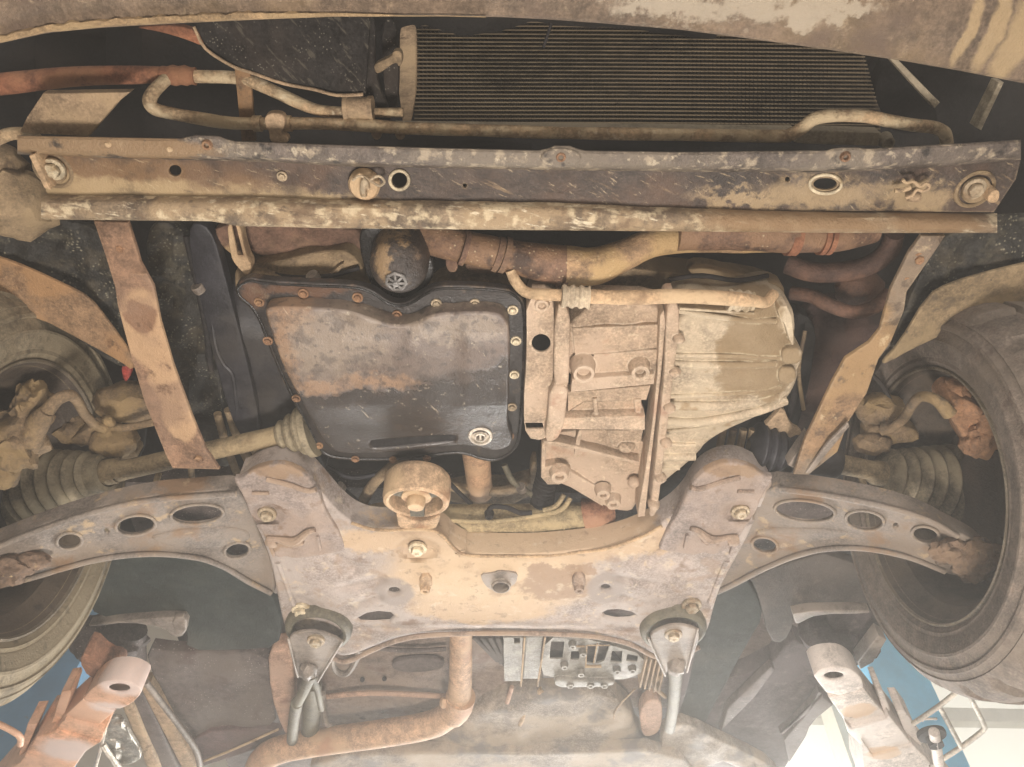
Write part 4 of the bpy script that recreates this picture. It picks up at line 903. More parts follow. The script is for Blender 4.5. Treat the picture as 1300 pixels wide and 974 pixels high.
b = MB().tube([(858,845,.86), (857,870,.88), (854,900,.92), (850,925,.95)], [10,8,7,7], 14, 4); part(b, 'stay_rod', 'bushdark', 'long dark stay rod below the right rear bush')
b = MB().plate(px(868,845, 890,795, 882,830, 872,880, 855,922, 846,922), .94, .02, 3); part(b, 'stay_plate', 'sill', None)
# ---- control arms
la = px(-60,712, 0,688, 40,672, 110,648, 180,632, 240,626, 300,622, 316,640, 330,680, 346,716, 350,750, 344,757, 318,744, 290,727, 264,716, 240,711, 210,708, 180,708, 140,712, 110,718, 80,726, 40,738, 0,748, -60,760)
lh = [ell(250,653,32,11,24,-.08), ell(172,667,24,11,22,-.12), ell(88,687,15,9,18,-.15), ell(301,699,15,8.5,18,-.2), ell(134,675,3,2.5,10)]
ra = px(975,616, 1050,624, 1130,640, 1180,656, 1216,676, 1244,690, 1262,706, 1256,726, 1236,736, 1200,730, 1160,714, 1120,704, 1085,700, 1045,702, 1010,710, 970,726, 935,744, 908,756, 905,746, 925,716, 950,672, 960,640)
rh = [ell(1022,649,37,12,24,.1), ell(1098,661,23,11,22,.12), ell(1175,679,16,9,18,.18), ell(971,692,15,8.5,18,.2), ell(1138,668,3,2.5,10)]
for pts, hh_, lab, top, bot in ((la, lh, 'left', px(0,690, 40,674, 110,650, 180,634, 240,628, 300,624), px(0,746, 40,736, 80,724, 110,716, 140,710, 180,706, 210,706, 240,709, 264,714, 290,725, 318,742, 344,755)),
                                (ra, rh, 'right', px(990,618, 1050,626, 1130,642, 1180,658, 1216,678), px(1200,728, 1160,712, 1120,702, 1085,698, 1045,700, 1010,708, 970,724, 935,742, 910,754))):
    def ah(x, y, hs__=hh_):
        h = .003*mn.noise(Vector((x/40, y/26, 4)))
        return h
    az = (lambda x, y: .888 - max(0, 335-x)*.00042) if lab == 'left' else (lambda x, y: .888 - max(0, x-955)*.00047)
    b = MB().plate(pts, az, .035, 3.5, holes=hh_, k=1, bs=4, grid=8, hf=ah)
    ca = part(b, 'control_arm', 'arm', '%s lower control arm with oval holes' % lab)
    b = MB().tube([(x, y+3, az(x, y)-.004) for x, y in top], 4, 10, 5, lump=.12); b.tube([(x, y-2, az(x, y)-.004) for x, y in bot], 3.6, 10, 5, lump=.12)
    part(b, 'arm_flange', 'arm', None, ca)
    for h_ in hh_[:4]:
        q = [(x, y, az(x, y)-.001) for x, y in inset(h_, -1.5)]; q.append(q[0])
        b = MB().tube(q, 2.2, 8, 1, cap=False); part(b, 'hole_lip', 'arm', None, ca)
    if lab == 'left':
        b = MB().plate(qI(560,110, 700,80, 850,75, 940,90, 930,140, 760,160, 640,150, 580,130), lambda x, y: az(x, y)-.002, .02, 7, k=2); part(b, 'arm_pressing', 'arm', None, ca)
        b = MB().lump(5, 722, .745, 34, 24, 20, .3, 4, 4); b.lump(40, 712, .755, 24, 13, 12, .3, 7); b.lump(24, 727, .738, 6, 6, 8, .2, 1, 2)
    else:
        b = MB().plate(qK(290,90, 400,75, 640,90, 640,110, 480,140, 380,165, 360,120, 300,115), lambda x, y: az(x, y)-.002, .02, 7, k=2); part(b, 'arm_pressing', 'arm', None, ca)
        b = MB().lump(1240, 712, .745, 28, 30, 24, .3, 5, 4); b.lump(1208, 700, .76, 28, 20, 16, .3, 8, 4); b.lump(1228, 735, .735, 7, 6, 6, .2, 1, 2); b.lump(1200, 694, .752, 6, 6, 6, .2, 3, 2)
    part(b, 'ball_joint', 'armend', 'muddy ball joint end of the %s control arm' % lab, ca)
b = MB().plate(qI(930,150, 990,160, 1030,250, 1045,340, 1000,300, 940,220), .9, .02, 2); b.boss(340, 722, .9, 9, .01, .6); part(b, 'arm_pivot', 'bush', None)
b = MB().plate(px(928,715, 940,690, 950,700, 912,752, 905,752), .9, .02, 2); b.boss(930, 718, .9, 8, .01, .6)
part(b, 'arm_pivot', 'bush', None)
# ---- driveshafts
def boot(c0, c1, prof, n=36):
    b = MB(); ax = (c1-c0); L = ax.length
    b.lathe(c0, ax/L, [(r, t*L) for r, t in prof], n); return b
def pleats(r0, r1, n, amp, t0, t1):
    out = []
    for i in range(n):
        t = t0+(t1-t0)*i/n; d = (t1-t0)/n; r = r0+(r1-r0)*i/n
        out += [(r-amp, t), (r-amp*.6, t+d*.18), (r, t+d*.42), (r+amp*.12, t+d*.55), (r, t+d*.68), (r-amp*.7, t+d*.9)]
    return out
c0, c1 = P(10, 628, .93), P(146, 598, .93); m = px2m(c0)
b = boot(c0, c1, [(.02, 0), (48*m, 0), (50*m, .04), (50*m, .13), (47*m, .15), (49*m, .17), (49*m, .24)] + pleats(50*m, 27*m, 6, 7*m, .26, .84) + [(26*m, .85), (24*m, .92), (18*m, .93)])
bt = part(b, 'driveshaft_boot', 'boot', 'dusty pleated rubber boot on the left driveshaft')
b = MB().tube([(126,602,.93), (150,597,.93), (158,597,.93), (250,576,.935), (340,556,.94), (372,549,.94)], [17,16,12.5,12.5,12.5,13], 18, 4, lump=.04); part(b, 'driveshaft', 'shaft', 'ochre left driveshaft passing behind the strap', bt)
b = boot(P(352,554,.94), P(398,544,.945), [(.014, 0)] + pleats(18*m, 34*m, 3, 5*m, .02, .8) + [(34*m, .82), (34*m, 1), (.01, 1)]); part(b, 'inner_boot', 'boot', None, bt)
c0, c1 = P(1258, 630, .93), P(1112, 602, .93); m = px2m(c0)
b = boot(c0, c1, [(.02, 0), (50*m, 0), (54*m, .04), (56*m, .2), (56*m, .26)] + pleats(58*m, 30*m, 7, 7*m, .28, .94) + [(24*m, .95), (17*m, .96)])
bt = part(b, 'driveshaft_boot', 'boot', 'dusty pleated rubber boot on the right driveshaft')
b = MB().tube([(1130,604,.93), (1112,600,.93), (1104,597,.93), (1070,590,.935), (1050,585,.94)], [17,16,12.5,13,13], 18, 4, lump=.04); part(b, 'driveshaft', 'shaft', 'short ochre end of the right driveshaft', bt)
b = boot(P(1062,588,.94), P(950,566,.95), [(.012, 0), (20*m, .0), (26*m, .1), (27*m, .55), (22*m, .6)] + pleats(28*m, 34*m, 3, 5*m, .62, .95) + [(.01, 1)]); part(b, 'inner_joint', 'rail', 'dark inner joint of the right driveshaft', bt)
b = MB().plate(qT(500,600, 530,565, 560,640, 600,660, 610,690, 590,705, 500,680, 450,650), .955, .01, 1.5, k=1, grid=10, hf=rough(.006, 14, 37)); part(b, 'shaft_bracket', 'tanplate', 'crusted bracket beside the right inner joint')
b = MB()
for x in (912, 925, 938, 950): b.tube([(x,575,.96), (x+6,545,.97)], 5, 8, 2)
part(b, 'gaiter_folds', 'castdark', None)
# ---- knuckles, brake hoses
b = MB().lump(16, 560, .88, 34, 40, 34, .35, 2, 4); b.lump(42, 516, .91, 22, 30, 30, .35, 5, 4); b.lump(4, 600, .86, 18, 24, 20, .3, 6)
b.plate(qa(-60,400, 0,400, 130,395, 165,430, 182,480, 180,560, 140,630, 60,640, 40,625, 0,660, -60,650), .855, .05, 8, k=2, grid=8, hf=rough(.01, 16, 66))
b.tube([(38,560,.87), (48,538,.875), (60,522,.88)], [16,14,10], 12, 5, lump=.2)
kn = part(b, 'steering_knuckle', 'knuckle', 'muddy left steering knuckle beside the tyre')
b = MB().tube([(60,522,.88), (72,508,.89), (88,502,.90), (98,509,.91), (108,526,.925), (122,540,.935), (134,545,.94)], [9,8,7.5,6.5,6,6,6], 12, 6, lump=.05); part(b, 'brake_hose', 'knuckle', 'bent brake hose at the left wheel', kn)
b = MB().tube([(138,542,.955), (160,543,.955), (196,536,.96)], 5, 10, 4); b.lump(138, 536, .95, 9, 8, 8, .3, 2, 2); b.lump(133, 549, .95, 9, 7, 8, .3, 4, 2)
b.plate(qa(400,500, 520,420, 620,400, 700,440, 840,560, 850,600, 600,620, 590,520, 480,520), .97, .03, 3, k=1, grid=12, hf=rough(.012, 24, 41)); b.lump(145, 560, .975, 30, 22, 24, .2, 7)
b.lump(165, 510, 1.02, 42, 26, 30, .2, 8); b.lump(95, 545, 1.0, 24, 20, 20, .3, 9)
part(b, 'hose_bracket', 'knuckle', None, kn)
b = MB().plate(qb(500,330, 530,270, 600,230, 720,300, 830,340, 920,420, 950,560, 940,610, 880,600, 900,700, 860,725, 800,700, 790,640, 700,610, 640,580, 600,470, 560,400), .865, .06, 14, k=2, bs=5, grid=9, hf=rough(.014, 22, 43)); b.lump(1264, 530, .865, 22, 26, 20, .25, 6, 4); b.lump(1275,600,.845,9,9,12,.2,6,2); b.lump(1240,560,.862,18,24,16,.25,9,4)
b.lump(1212, 497, .91, 18, 16, 22, .35, 4)
kr = part(b, 'brake_caliper', 'knuckleright', 'orange-brown muddy brake caliper at the right wheel')
b = MB().tube([(1206,526,.86), (1194,512,.868), (1182,505,.88), (1168,504,.90), (1158,514,.92), (1148,530,.945), (1134,542,.95), (1118,548,.955)], [9,8,7,6.5,6,6,6,6], 12, 6, lump=.05); part(b, 'brake_hose', 'knuckle', 'bent brake hose at the right wheel', kr)
b = MB().lump(1116, 520, 1.0, 30, 22, 24, .25, 8); b.lump(1125, 545, .955, 9, 8, 8, .3, 2, 2); b.lump(1108,563,.96,24,14,16,.2,3)
b.plate(qb(0,420, 100,400, 200,390, 330,430, 330,500, 160,510, 150,560, 0,570), .965, .03, 4, k=1, grid=10, hf=rough(.012, 20, 45)); part(b, 'hose_bracket', 'knuckle', None, kr)
for f_, lab in ((lambda x: x, 'left'), (lambda x: 1294-x, 'right')):
    b = MB().tube([(f_(140),640,.93), (f_(160),624,.925), (f_(190),620,.925), (f_(215),626,.93)], 3, 8, 4); b.tube([(f_(196),620,.93), (f_(202),600,.95)], 4, 8, 2)
    part(b, 'sensor_wire', 'shaft', None)
# ---- wires, clips and clamps in the gaps
for pts, r, m in (([(405,600,.97), (430,618,.965), (455,640,.97), (480,662,.985)], 4.5, 'rubber'), ([(415,592,.98), (445,606,.97), (486,600,.97), (520,590,.985)], 3, 'rail'),
                  ([(560,600,.98), (575,618,.97), (598,640,.975)], 3, 'rubber'), ([(640,590,.98), (652,612,.97), (675,628,.97), (690,640,.98)], 4, 'bushdark'),
                  ([(1010,400,1.03), (1000,440,1.01), (1008,490,.99), (998,540,.98), (975,556,.98)], 4, 'rubber'), ([(1022,420,1.03), (1014,470,1.0), (1020,520,.99)], 2.6, 'castdark'),
                  ([(236,300,1.0), (250,360,.99), (262,420,.99), (268,470,.99)], 4, 'rubber'), ([(330,345,.975), (372,352,.965), (420,350,.965), (456,340,.97)], 3, 'rubber'),
                  ([(850,355,.965), (890,350,.96), (935,356,.96), (975,350,.97)], 3.2, 'rubber'), ([(1100,470,1.02), (1120,490,1.01), (1135,520,.99)], 3, 'rubber'),
                  ([(690,60,1.1), (700,30,1.1)], 2, 'rubber'), ([(770,820,.99), (800,850,.985), (838,862,.98)], 2.4, 'rubber')):
    b = MB().tube(pts, r, 10, 6, lump=.08); part(b, 'wiring_hose', m, None)
for x, y, z in ((252,366,.985), (1002,440,1.0), (432,619,.96), (662,620,.965), (398,352,.96)):
    b = MB().lathe(P(x, y, z), (.3, .8, .2), [(.009, -.006), (.0095, -.003), (.0095, .003), (.009, .006)], 12, True); part(b, 'hose_clip', 'bush', None)
for x, y, z in ((300,470,1.0), (318,520,1.0), (336,566,1.0), (352,424,1.0)): bolt(x, y, z-.008, 5, 'rustbolt', car, 'cover_bolt')
# ---- wheels
def wheel(cx, cy_, cz_, sg, tm, lab, S=1.0):
    c = Vector((cx, cy_, cz_ + CAMZ))
    w = empty('wheel', c, car); w['label'] = lab
    n = 108
    prof = [(.196, .012), (.205, .004), (.214, -.001), (.216, -.004), (.222, -.004), (.224, -.006), (.245, -.009), (.247, -.0108), (.251, -.0108), (.253, -.009), (.268, -.006), (.270, -.0085), (.275, -.0075), (.277, -.004), (.284, .0), (.286, -.001), (.29, .003), (.303, .016), (.307, .024), (.3125, .040), (.314, .062), (.307, .064), (.307, .071), (.316, .073), (.317, .098), (.309, .1), (.309, .108), (.317, .11), (.316, .14), (.308, .142), (.308, .149), (.314, .151), (.306, .185), (.27, .21), (.2, .2)]
    prof = [(r*S, t) for r, t in prof]
    vs = []
    for i, (r, t) in enumerate(prof):
        for j in range(n*2):
            a = math.pi*j/n; rr = r
            if .299*S < r and (j % 9) in (0, 1) and i not in (21, 22, 25, 26, 29, 30): rr = r - .009
            vs.append(c + Vector((sg*t, math.cos(a)*rr, math.sin(a)*rr)))
    b = MB(); k = n*2
    b.add(vs, [(i*k+j, i*k+(j+1) % k, (i+1)*k+(j+1) % k, (i+1)*k+j) for i in range(len(prof)-1) for j in range(k)])
    b.obj('tyre', M[tm], w, None)
    sc_ = lambda q: [(r*S, t) for r, t in q]
    b = MB().lathe(c, (sg, 0, 0), sc_([(.205, .008), (.208, .004), (.203, .002), (.198, .008), (.194, .02), (.185, .03), (.176, .034), (.172, .06), (.168, .14), (.16, .15), (.05, .14), (.0005, .14)]), 72)
    b.obj('rim', M['rim'], w)
    b = MB().lathe(c, (sg, 0, 0), sc_([(.2015, .004), (.2035, -.001), (.2065, -.001), (.2085, .004)]), 72); b.obj('rim_lip', M['rimlip'], w)
    b = MB().lathe(c, (sg, 0, 0), sc_([(.145, .135), (.148, .12), (.145, .112), (.09, .11), (.08, .095), (.0005, .095)]), 48)
    b.obj('brake_disc', M['disc'], w)
    b = MB().lathe(c, (sg, 0, 0), sc_([(.0005, .10), (.05, .10), (.055, .105), (.06, .13)]), 24)
    for j in range(5):
        a_ = 2*math.pi*j/5; b.lathe(c + Vector((sg*.11, math.cos(a_)*.085*S, math.sin(a_)*.085*S)), (sg, 0, 0), [(.012, -.02), (.014, .04)], 8, True)
    b.obj('wheel_hub', M['rim'], w)
    return w
wheel(-.69, .875, .812, -1, 'tyreleft', 'left front wheel with a pale muddy tyre')
wheel(.67, .852, .842, 1, 'tyreright', 'right front wheel with a brown tyre', .955)
# ---- rear underside
fp = MB()
def W3(x, y, z): return Vector((x, y, z + CAMZ))
fp.box(W3(0, 2.75, 1.09), (1.46, 3.3, .05)); part(fp, 'floor_pan', 'under', 'dark underseal of the floor behind the front axle')
b = MB().plate(px(130,690, 240,690, 300,716, 345,752, 357,790, 353,822, 300,826, 236,826, 238,800, 210,786, 125,790, 100,740), .955, .02, 2, k=1, grid=16, hf=rough(.006, 50, 47))
part(b, 'rear_arch_liner', 'linergreen', 'dark greenish liner behind the left control arm')
b = MB().plate(qK(270,250, 640,150, 760,400, 430,388, 436,440, 400,510, 345,505, 305,330), .96, .02, 2, k=1, grid=16, hf=rough(.006, 50, 49)); part(b, 'rear_arch_liner', 'linerbrown', 'dusty dark liner behind the right control arm')
b = MB().plate(qK(130,330, 250,255, 300,330, 325,410, 270,500, 130,760, 60,900, -20,860, 40,480), 1.0, .02, 3, k=1, grid=20, hf=rough(.01, 60, 51)); part(b, 'side_panel', 'linergreen', 'dark panel below the right subframe edge')
b = MB().plate(qI(330,440, 480,425, 650,410, 705,415, 695,480, 650,490, 620,455, 480,430, 340,450), .94, .02, 2, k=1); b.plate(qI(640,415, 700,412, 698,470, 660,488), .934, .01, 2, k=1)
part(b, 'liner_lip', 'bush', None)
b = MB().plate(qK(430,390, 720,385, 720,400, 520,402, 450,440, 440,430), .94, .02, 2, k=1)
part(b, 'liner_lip', 'bush', None)
b = MB().lump(150, 815, .99, 34, 22, 30, .2, 2); b.tube([(168,848,.97), (164,820,.99), (168,800,1.0)], [18,20,18], 16, 3); b.lump(118, 810, 1.0, 26, 30, 30, .2, 3)
part(b, 'jack_mount', 'under', 'dark body mount above the left lift pad')
b = MB().lump(1050, 808, .99, 34, 20, 30, .2, 4); b.tube([(1050,838,.97), (1050,815,.99), (1050,800,1.0)], [18,22,20], 16, 3); b.lump(1085, 812, 1.0, 30, 26, 30, .2, 5)
part(b, 'jack_mount', 'sill', 'dark body mount above the right lift pad')
b = MB().plate(qI(540,530, 640,545, 700,545, 1000,540, 1020,700, 1035,835, 870,845, 740,930, 690,840, 580,660), 1.0, .03, 4, k=1, grid=14, hf=lambda x, y: .012*mn.noise(Vector((x/50, y/40, 3))) + .004*mn.noise(Vector((x/12, y/12, 8)))); part(b, 'sill_panel', 'under', 'brown speckled underbody panel at lower left')
b = MB().plate(qI(700,845, 1050,828, 1075,870, 760,974, 745,974), .99, .02, 2, k=1, grid=16, hf=rough(.008, 40, 53)); part(b, 'floor_patch', 'underred', 'reddish floor panel at lower left')
b = MB().tube([(353,926,.985), (300,950,.985), (255,968,.985)], 1.6, 8, 3); part(b, 'seam_line', 'tan', None)
for k0, (a, d, w) in enumerate(((qI(505,700)[0], qI(640,1000)[0], 13), (qI(540,670)[0], qI(720,1000)[0], 10), (qI(470,740)[0], qI(585,1000)[0], 9))):
    b = MB().plate(px(a[0]-w*.7,a[1], a[0]+w*.8,a[1]-4, d[0]+w,d[1], d[0]-w,d[1]), .985 - .004*k0, .03, 4, k=0, grid=16, hf=rough(.004, 20, 55+k0)); part(b, 'sill_rail', 'tanplate' if k0 else 'under', None)
b = MB().tube([(185,866,.955), (205,892,.955), (234,930,.955), (250,955,.955), (256,985,.955)], 4, 10, 5); part(b, 'fuel_line', 'bush', 'thin pipe bending along the left sill')
b = MB().plate(qL(560,640, 650,600, 700,680, 775,800, 770,850, 660,884, 560,760), .96, .01, 1.5, k=1, grid=7, hf=lambda x, y: .016*mn.noise(Vector((x/10, y/9, 3)))); part(b, 'foil_shield', 'foil', 'crinkled silver foil beside the left lift arm')
b = MB().tube([(138,905,.95), (130,940,.95), (118,985,.95)], 2.4, 8, 3); b.tube([(130,945,.95), (150,974,.95), (156,985,.95)], 4, 8, 3); part(b, 'silver_rod', 'steel', None)
b = MB().plate(qR(-560,480, -100,330, 0,200, 60,180, 180,300, 210,400, 260,540, 130,640, 0,870, -60,960, -420,760), 1.02, .05, 3, k=1, grid=20, hf=rough(.01, 50, 57)); part(b, 'sill_panel', 'sill', 'mauve-grey underbody panel above the right lift arm')
b = MB().plate(px(1045,770, 1075,762, 1112,778, 1124,812, 1096,836, 1056,806), .985, .03, 3); part(b, 'sill_cap', 'sill', None)
b = MB().plate(qR(-330,560, -90,330, -70,350, -180,500, -370,690), .995, .02, 2, k=0, grid=14, hf=rough(.006, 14, 58)); b.plate(qR(-20,740, 190,490, 250,545, 130,640, 100,720, 10,860), .995, .02, 2, k=0, grid=14, hf=rough(.006, 14, 59)); b.plate(qR(110,590, 170,470, 185,480, -20,700, -40,700), .99, .02, 2, k=0)
part(b, 'sill_rail', 'under', 'speckled edge of the right sill')
b = MB().plate(qR(385,310, 500,160, 545,185, 470,310, 400,350), .93, .03, 2, k=0); part(b, 'sill_end', 'bush', 'pale end of the right sill beside the tyre')
# tunnel and exhaust
b = MB().plate(qU(160,170, 270,150, 300,300, 300,560, 280,640, 240,610, 175,420), .98, .03, 4, k=1, grid=14, hf=rough(.006, 30, 60)); part(b, 'tunnel_flange', 'shieldpink', 'pinkish tan flange beside the left stay rod')
b = MB().plate(px(372,800, 640,800, 645,900, 600,960, 380,940), 1.02, .01, 3, k=0, grid=14, hf=lambda x, y: .008*mn.noise(Vector((x/40, y/16, 3))) + .006*math.sin(y/9)); part(b, 'heat_shield', 'shield', 'brown heat shield behind the exhaust pipe')
b = MB().plate(px(595,800, 870,800, 880,900, 620,900), 1.05, .01, 3, k=0, grid=18, hf=rough(.01, 40, 61)); part(b, 'tunnel_panel', 'shield', None)
b = MB().tube([(585,790,.955), (585,840,.955), (584,870,.955), (579,895,.955), (562,913,.955), (535,923,.955), (480,932,.955), (400,943,.955), (355,952,.955), (333,966,.957), (326,990,.96), (325,1020,.97)], [14.5,14.5,15,16,17,17,17,17,17,17,18,18], 20, 6, lump=.02)
ex = part(b, 'exhaust_pipe', 'exhaust', 'dusty tan exhaust pipe bending across the lower left')
b = MB().tube([(585,884,.955), (581,897,.955), (574,905,.955)], 19, 20, 4); b.lump(563, 893, .945, 5, 10, 6, .3, 2, 2); part(b, 'pipe_clamp', 'exhaust', None, ex)
b = MB().tube([(420,812,.97), (424,848,.975), (440,855,.975), (452,838,.97), (456,825,.965)], 4, 8, 5); b.tube([(410,880,.98), (412,910,.98), (420,922,.98), (460,922,.99), (560,915,1.0)], 3.6, 8, 5); part(b, 'brake_line', 'bush', None)
# gear linkage housing
b = MB().plate(qV(240,120, 340,120, 330,345, 245,345), .96, .05, 2, holes=[qV(294,122, 328,122, 328,150, 296,152)], k=0); b.plate(qV(355,115, 445,115, 425,335, 340,335), .965, .04, 2, k=0)
b.plate(qV(450,120, 640,120, 760,150, 980,215, 950,330, 640,345, 500,325, 430,310), .96, .05, 2, k=1, holes=[qV(485,140, 555,140, 545,230, 478,230), qV(590,190, 635,190, 630,235, 585,235), qV(670,165, 720,150, 705,255, 665,250), qV(735,150, 790,155, 760,240, 715,255), qV(800,190, 855,190, 850,250, 792,245), qV(880,205, 935,215, 930,245, 872,240)])
b.plate(qV(500,330, 640,345, 820,345, 800,375, 620,380, 510,380), .95, .03, 3, k=1)
hg = part(b, 'gear_housing', 'alloy', 'ribbed grey alloy housing below the subframe')
b = MB().plate(qV(440,115, 990,115, 970,330, 440,330), .99, .01, 1, k=0); part(b, 'housing_recess', 'alloydark', None, hg)
for (x0, y0, x1, y1, w) in ((350,118,330,370,1.4), (455,118,416,370,1.4), (670,160,790,160,1), (670,160,665,265,1), (725,150,705,250,1), (660,268,745,268,2.2), (590,165,660,165,1.5)):
    a = qV(x0, y0, x1, y1); b = MB().tube([(a[0][0],a[0][1],.953), (a[1][0],a[1][1],.953)], w, 6, 2); part(b, 'housing_rib', 'tanplate', None, hg)
for (x, y) in ((597,155,), (555,262), (650,195), (585,358), (690,358), (760,358), (640,300), (825,285), (905,280)):
    a = qV(x, y)[0]; b = MB().boss(a[0], a[1], .953, 4.5, .008, .5, 12); part(b, 'housing_boss', 'alloy', None, hg)
for k0 in range(5):
    a = qV(980+k0*24, 230+k0*4, 945+k0*24, 380+k0*8); b = MB().plate(px(a[0][0]-1,a[0][1], a[0][0]+1.2,a[0][1], a[1][0]+1.2,a[1][1], a[1][0]-1,a[1][1]), .95, .03, .4, k=0); part(b, 'cooling_fin', 'tanplate', None, hg)
b = MB()
for k0 in range(4):
    a = qV(90+k0*40, 125, 215+k0*18, 250+k0*10); b.plate(px(a[0][0]-3,a[0][1], a[0][0]+3,a[0][1], a[1][0]+3,a[1][1], a[1][0]-3,a[1][1]), .985, .02, 1, k=0)
part(b, 'ribbed_pipe', 'alloydark', None, hg)
for x, y in ((460,863), (488,862)):
    b = MB().tube([(x,y,1.012), (x,y+.1,1.02)], 3, 10, 1); part(b, 'drain_hole', 'rubber', None)
b = MB().tube([(392,826,1.0), (450,822,1.0), (520,826,1.0), (566,824,1.0)], 3, 8, 5); part(b, 'floor_pipe', 'under', None)
b = MB().tube([(400,886,1.0), (470,880,1.0), (566,884,1.0)], 3.5, 8, 5); part(b, 'floor_pipe', 'shieldpink', None)
b = MB().plate(px(500,838, 560,836, 566,850, 520,856, 496,850), 1.0, .01, 2); part(b, 'patch_plate', 'under', None)
b = MB().plate(qV(940,470, 1060,420, 1060,600, 990,640, 950,620), .985, .03, 3); part(b, 'hanger_plate', 'shieldpink', 'pinkish hanger plate beside the right stay rod')
b = MB().tube([(845,885,.97), (830,870,.965), (842,855,.96)], 2.5, 8, 4); part(b, 'thin_cable', 'tanplate', None)
b = MB().tube([(806,875,.98), (780,905,.98), (786,930,.99)], 1.2, 6, 4); part(b, 'thin_cable', 'tanplate', None)
b = MB().tube([(688,875,.99), (672,895,.985), (660,920,.98)], [4,3.5,3], 8, 4); part(b, 'thin_cable', 'tanplate', None)
b = MB().plate(qV(210,440, 290,440, 285,505, 205,505), .99, .03, 2); b.tube([(650,872,.985), (644,892,.985)], 3, 8, 2); part(b, 'hanger_rubber', 'shieldpink', None)
b = MB().plate(px(600,905, 660,882, 740,880, 800,900, 812,945, 850,960, 860,1000, 500,1000, 520,960), .98, .06, 14, k=1, bs=5, grid=11, hf=lambda x, y: .018*mn.noise(Vector((x/46, y/30, 3))) + .006*mn.noise(Vector((x/16, y/14, 3)))); part(b, 'rear_silencer', 'tank', 'dusty lumpy silencer box at the bottom centre')
b = MB().plate(px(395,960, 560,955, 700,958, 860,950, 900,1010, 390,1010), .955, .03, 3, k=1, grid=14, hf=rough(.01, 30, 63)); part(b, 'rear_beam', 'tank', 'pale beam along the bottom edge')
b = MB().plate(px(838,934, 852,922, 872,918, 896,932, 940,952, 985,976, 1000,1010, 960,985, 905,962, 880,1010, 842,1010), .975, .03, 3, k=1, grid=7, hf=rough(.012, 16, 64)); part(b, 'axle_bracket', 'tank', 'tan crusted bracket at the bottom right of centre')
# ================================================================== the lift
def lift_col(x0, x1, y, m, lab, sg):
    c = empty('lift_post', (sum((x0, x1))/2, y, 0), label=lab, category='lift post')
    b = MB(); b.box(((x0+x1)/2, y+.13, 1.9), (x1-x0, .26, 3.8)); o = b.obj('column', M[m], c)
    b = MB(); b.box(((x0+x1)/2, y+.14, .012), (.5, .5, .024)); b.obj('base_plate', M[m], c)
    return c
post = lift_col(1.36, 1.56, 2.45, 'blue', 'light blue lift post with a pale grey swing arm under the right sill', 1)
ZA = .80
b = MB().plate(qR(145,375, 180,345, 260,330, 330,335, 385,370, 415,410, 415,460, 235,500, 150,395), ZA, .05, 1.5, holes=[ell(*qR(255,383)[0], 12.5, 5, 22)], k=1)
arm = b.obj('swing_arm', M['liftgrey'], post, 'pale grey telescopic arm of the right post')
b = MB().plate(qR(225,500, 420,455, 540,600, 535,625, 360,662, 330,650), ZA+.004, .06, 2, k=0); b.obj('inner_tube', M['liftgrey'], arm)
b = MB().plate(qR(320,640, 350,668, 545,620, 560,600, 690,765, 660,775, 470,822, 440,800, 330,690), ZA-.006, .075, 2, k=0); b.obj('arm_collar', M['liftgrey'], arm)
for q_ in (qR(490,462, 520,460, 562,560, 566,600, 600,690, 560,690, 540,620, 515,540), qR(598,574, 640,572, 692,640, 740,760, 700,775, 640,680)):
    b = MB().plate(q_, ZA+.012, .05, 1.5, k=0); b.obj('arm_plate', M['liftgrey'], arm)
b = MB().plate(qR(410,740, 470,824, 690,765, 760,830, 900,1000, 1300,1500, 900,1600, 415,1000), ZA-.012, .09, 2, k=0); b.obj('outer_tube', M['liftgrey'], arm)
b = MB()
def T(*v, r=3): return [(x, y, ZA-.02) for x, y in qR(*v)]
b.tube(T(690,645, 830,550, 930,470, 955,458, 985,466, 1010,510, 1080,650, 1078,675, 1060,695, 960,770, 830,855, 790,884), 3.2, 10, 3); b.tube(T(835,552, 955,775), 3.2, 10, 2)
b.obj('foot_guard', M['steel'], arm, 'thin welded tube guard on the right lift arm')
b = MB(); c = P(*qR(785,690)[0], ZA-.01); m = px2m(c)
b.lathe(c, (0, 0, -1), [(17*m, 0), (17.5*m, .004), (17*m, .01), (9*m, .012), (9*m, .03), (.001, .03)], 28); b.obj('rubber_pad', M['rubber'], arm, 'black round pad on a stub')
b = MB().tube([(x, y, ZA-.03) for x, y in qR(805,690, 830,860)], 6.5, 14, 2); b.tube([(x, y, ZA-.02) for x, y in qR(740,630, 750,620, 820,618)], 1.6, 8, 3); b.obj('pad_post', M['liftgrey'], arm)
b = MB(); b.box((1.66, 3.3, 2.4), (.24, .2, .62)); bx = b.obj('motor_box', M['pinkbox']); bx['label'] = 'pale pinkish box behind the blue post at lower right'; bx['category'] = 'box'
MB().box((1.66, 3.47, 1.9), (.06, .14, 3.8)).obj('support_pole', M['frame'], bx)
postl = lift_col(-1.75, -1.32, 2.3, 'blueleft', 'worn blue lift post with an orange swing arm under the left sill', -1)
b = MB().plate(qL(455,505, 520,440, 585,405, 700,410, 775,445, 778,480, 720,540, 640,572, 480,530), ZA, .05, 1.5, holes=[ell(*qL(655,450)[0], 13.5, 5.5, 22)], k=1)
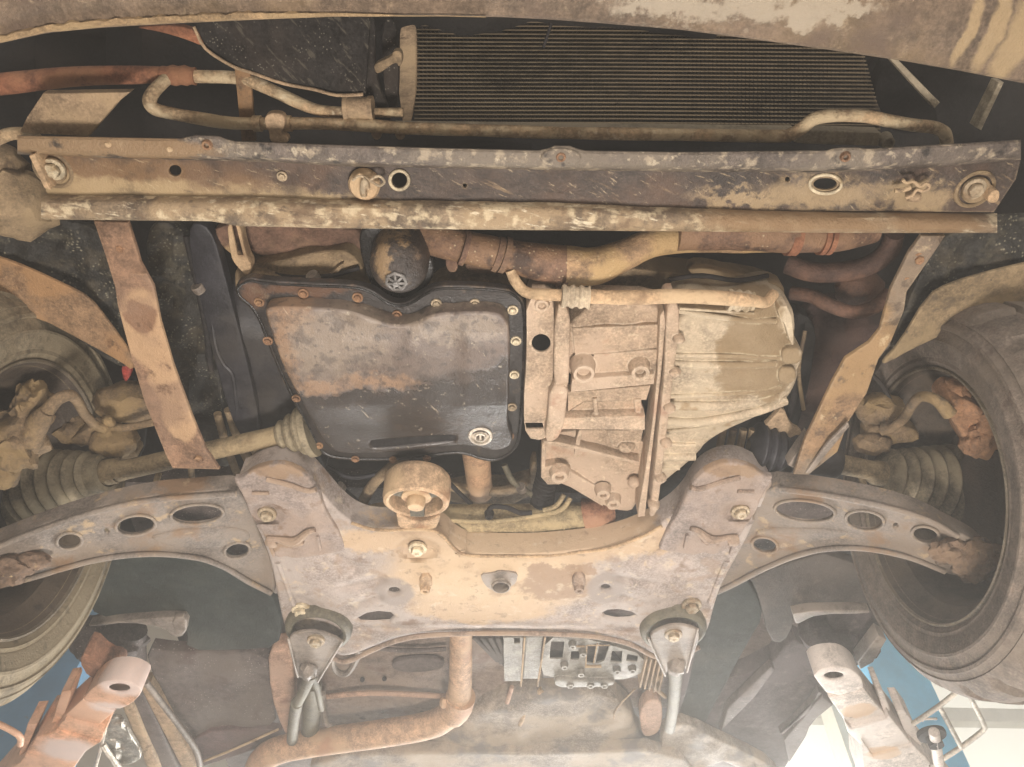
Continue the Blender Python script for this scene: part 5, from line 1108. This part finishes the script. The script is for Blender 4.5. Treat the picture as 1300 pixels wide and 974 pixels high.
arm = b.obj('swing_arm', M['liftpaint'], postl, 'orange telescopic arm of the left post')
b = MB().plate(qL(650,352, 700,352, 760,370, 795,405, 785,445, 700,412, 655,402), ZA+.025, .03, 2, k=1); b.obj('chipped_rim', M['liftwhite'], arm, 'chipped pale rim of the left lift pad')
b = MB().plate(qL(340,615, 455,510, 480,532, 635,575, 520,672, 430,665), ZA+.004, .06, 2, k=0); b.obj('inner_tube', M['liftpaint'], arm)
b = MB().plate(qL(300,690, 350,620, 380,640, 570,685, 570,720, 545,760, 480,750), ZA-.006, .075, 2, k=1); b.obj('arm_collar', M['liftpaint'], arm)
for q_, z_ in ((qL(338,470, 385,462, 392,480, 350,610, 305,690, 268,690), ZA+.012), (qL(150,650, 205,645, 150,780, 112,860, 92,850), ZA+.01)):
    b = MB().plate(q_, z_, .05, 1.5, k=0); b.obj('arm_plate', M['liftpaint'], arm)
b = MB().plate(qL(110,860, 200,720, 305,690, 545,752, 470,800, 330,1000, 100,1400, -500,1500, 60,884), ZA-.012, .09, 2, k=0); b.obj('outer_tube', M['liftpaint'], arm)
b = MB().tube([(x, y, ZA-.03) for x, y in qL(-60,620, 100,705, 112,760)], 4, 10, 3); b.obj('foot_guard', M['liftpaint'], arm)
b = MB().plate(qL(430,300, 470,250, 560,335, 640,350, 650,400, 585,405, 490,400), ZA+.05, .05, 2, k=1); b.obj('lift_pad', M['rackred'], arm, 'rust red pad under the left sill')
# ================================================================== thin fog box, added to imitate the veiling glare of the lens
def glare_haze(density):
    b = MB(); b.box((0, 1.4, 3.4), (12.4, 12.4, 9.2))
    m = bpy.data.materials.new('glare_haze'); m.use_nodes = True; nt = m.node_tree
    nt.nodes.remove(nt.nodes['Principled BSDF'])
    v = nt.nodes.new('ShaderNodeVolumePrincipled'); v.inputs['Density'].default_value = density
    v.inputs['Color'].default_value = (.97, .92, .85, 1); v.inputs['Anisotropy'].default_value = .6
    nt.links.new(v.outputs[0], nt.nodes['Material Output'].inputs['Volume'])
    o = b.obj('glare_haze', m, kind='stuff'); return o
glare_haze(.09)
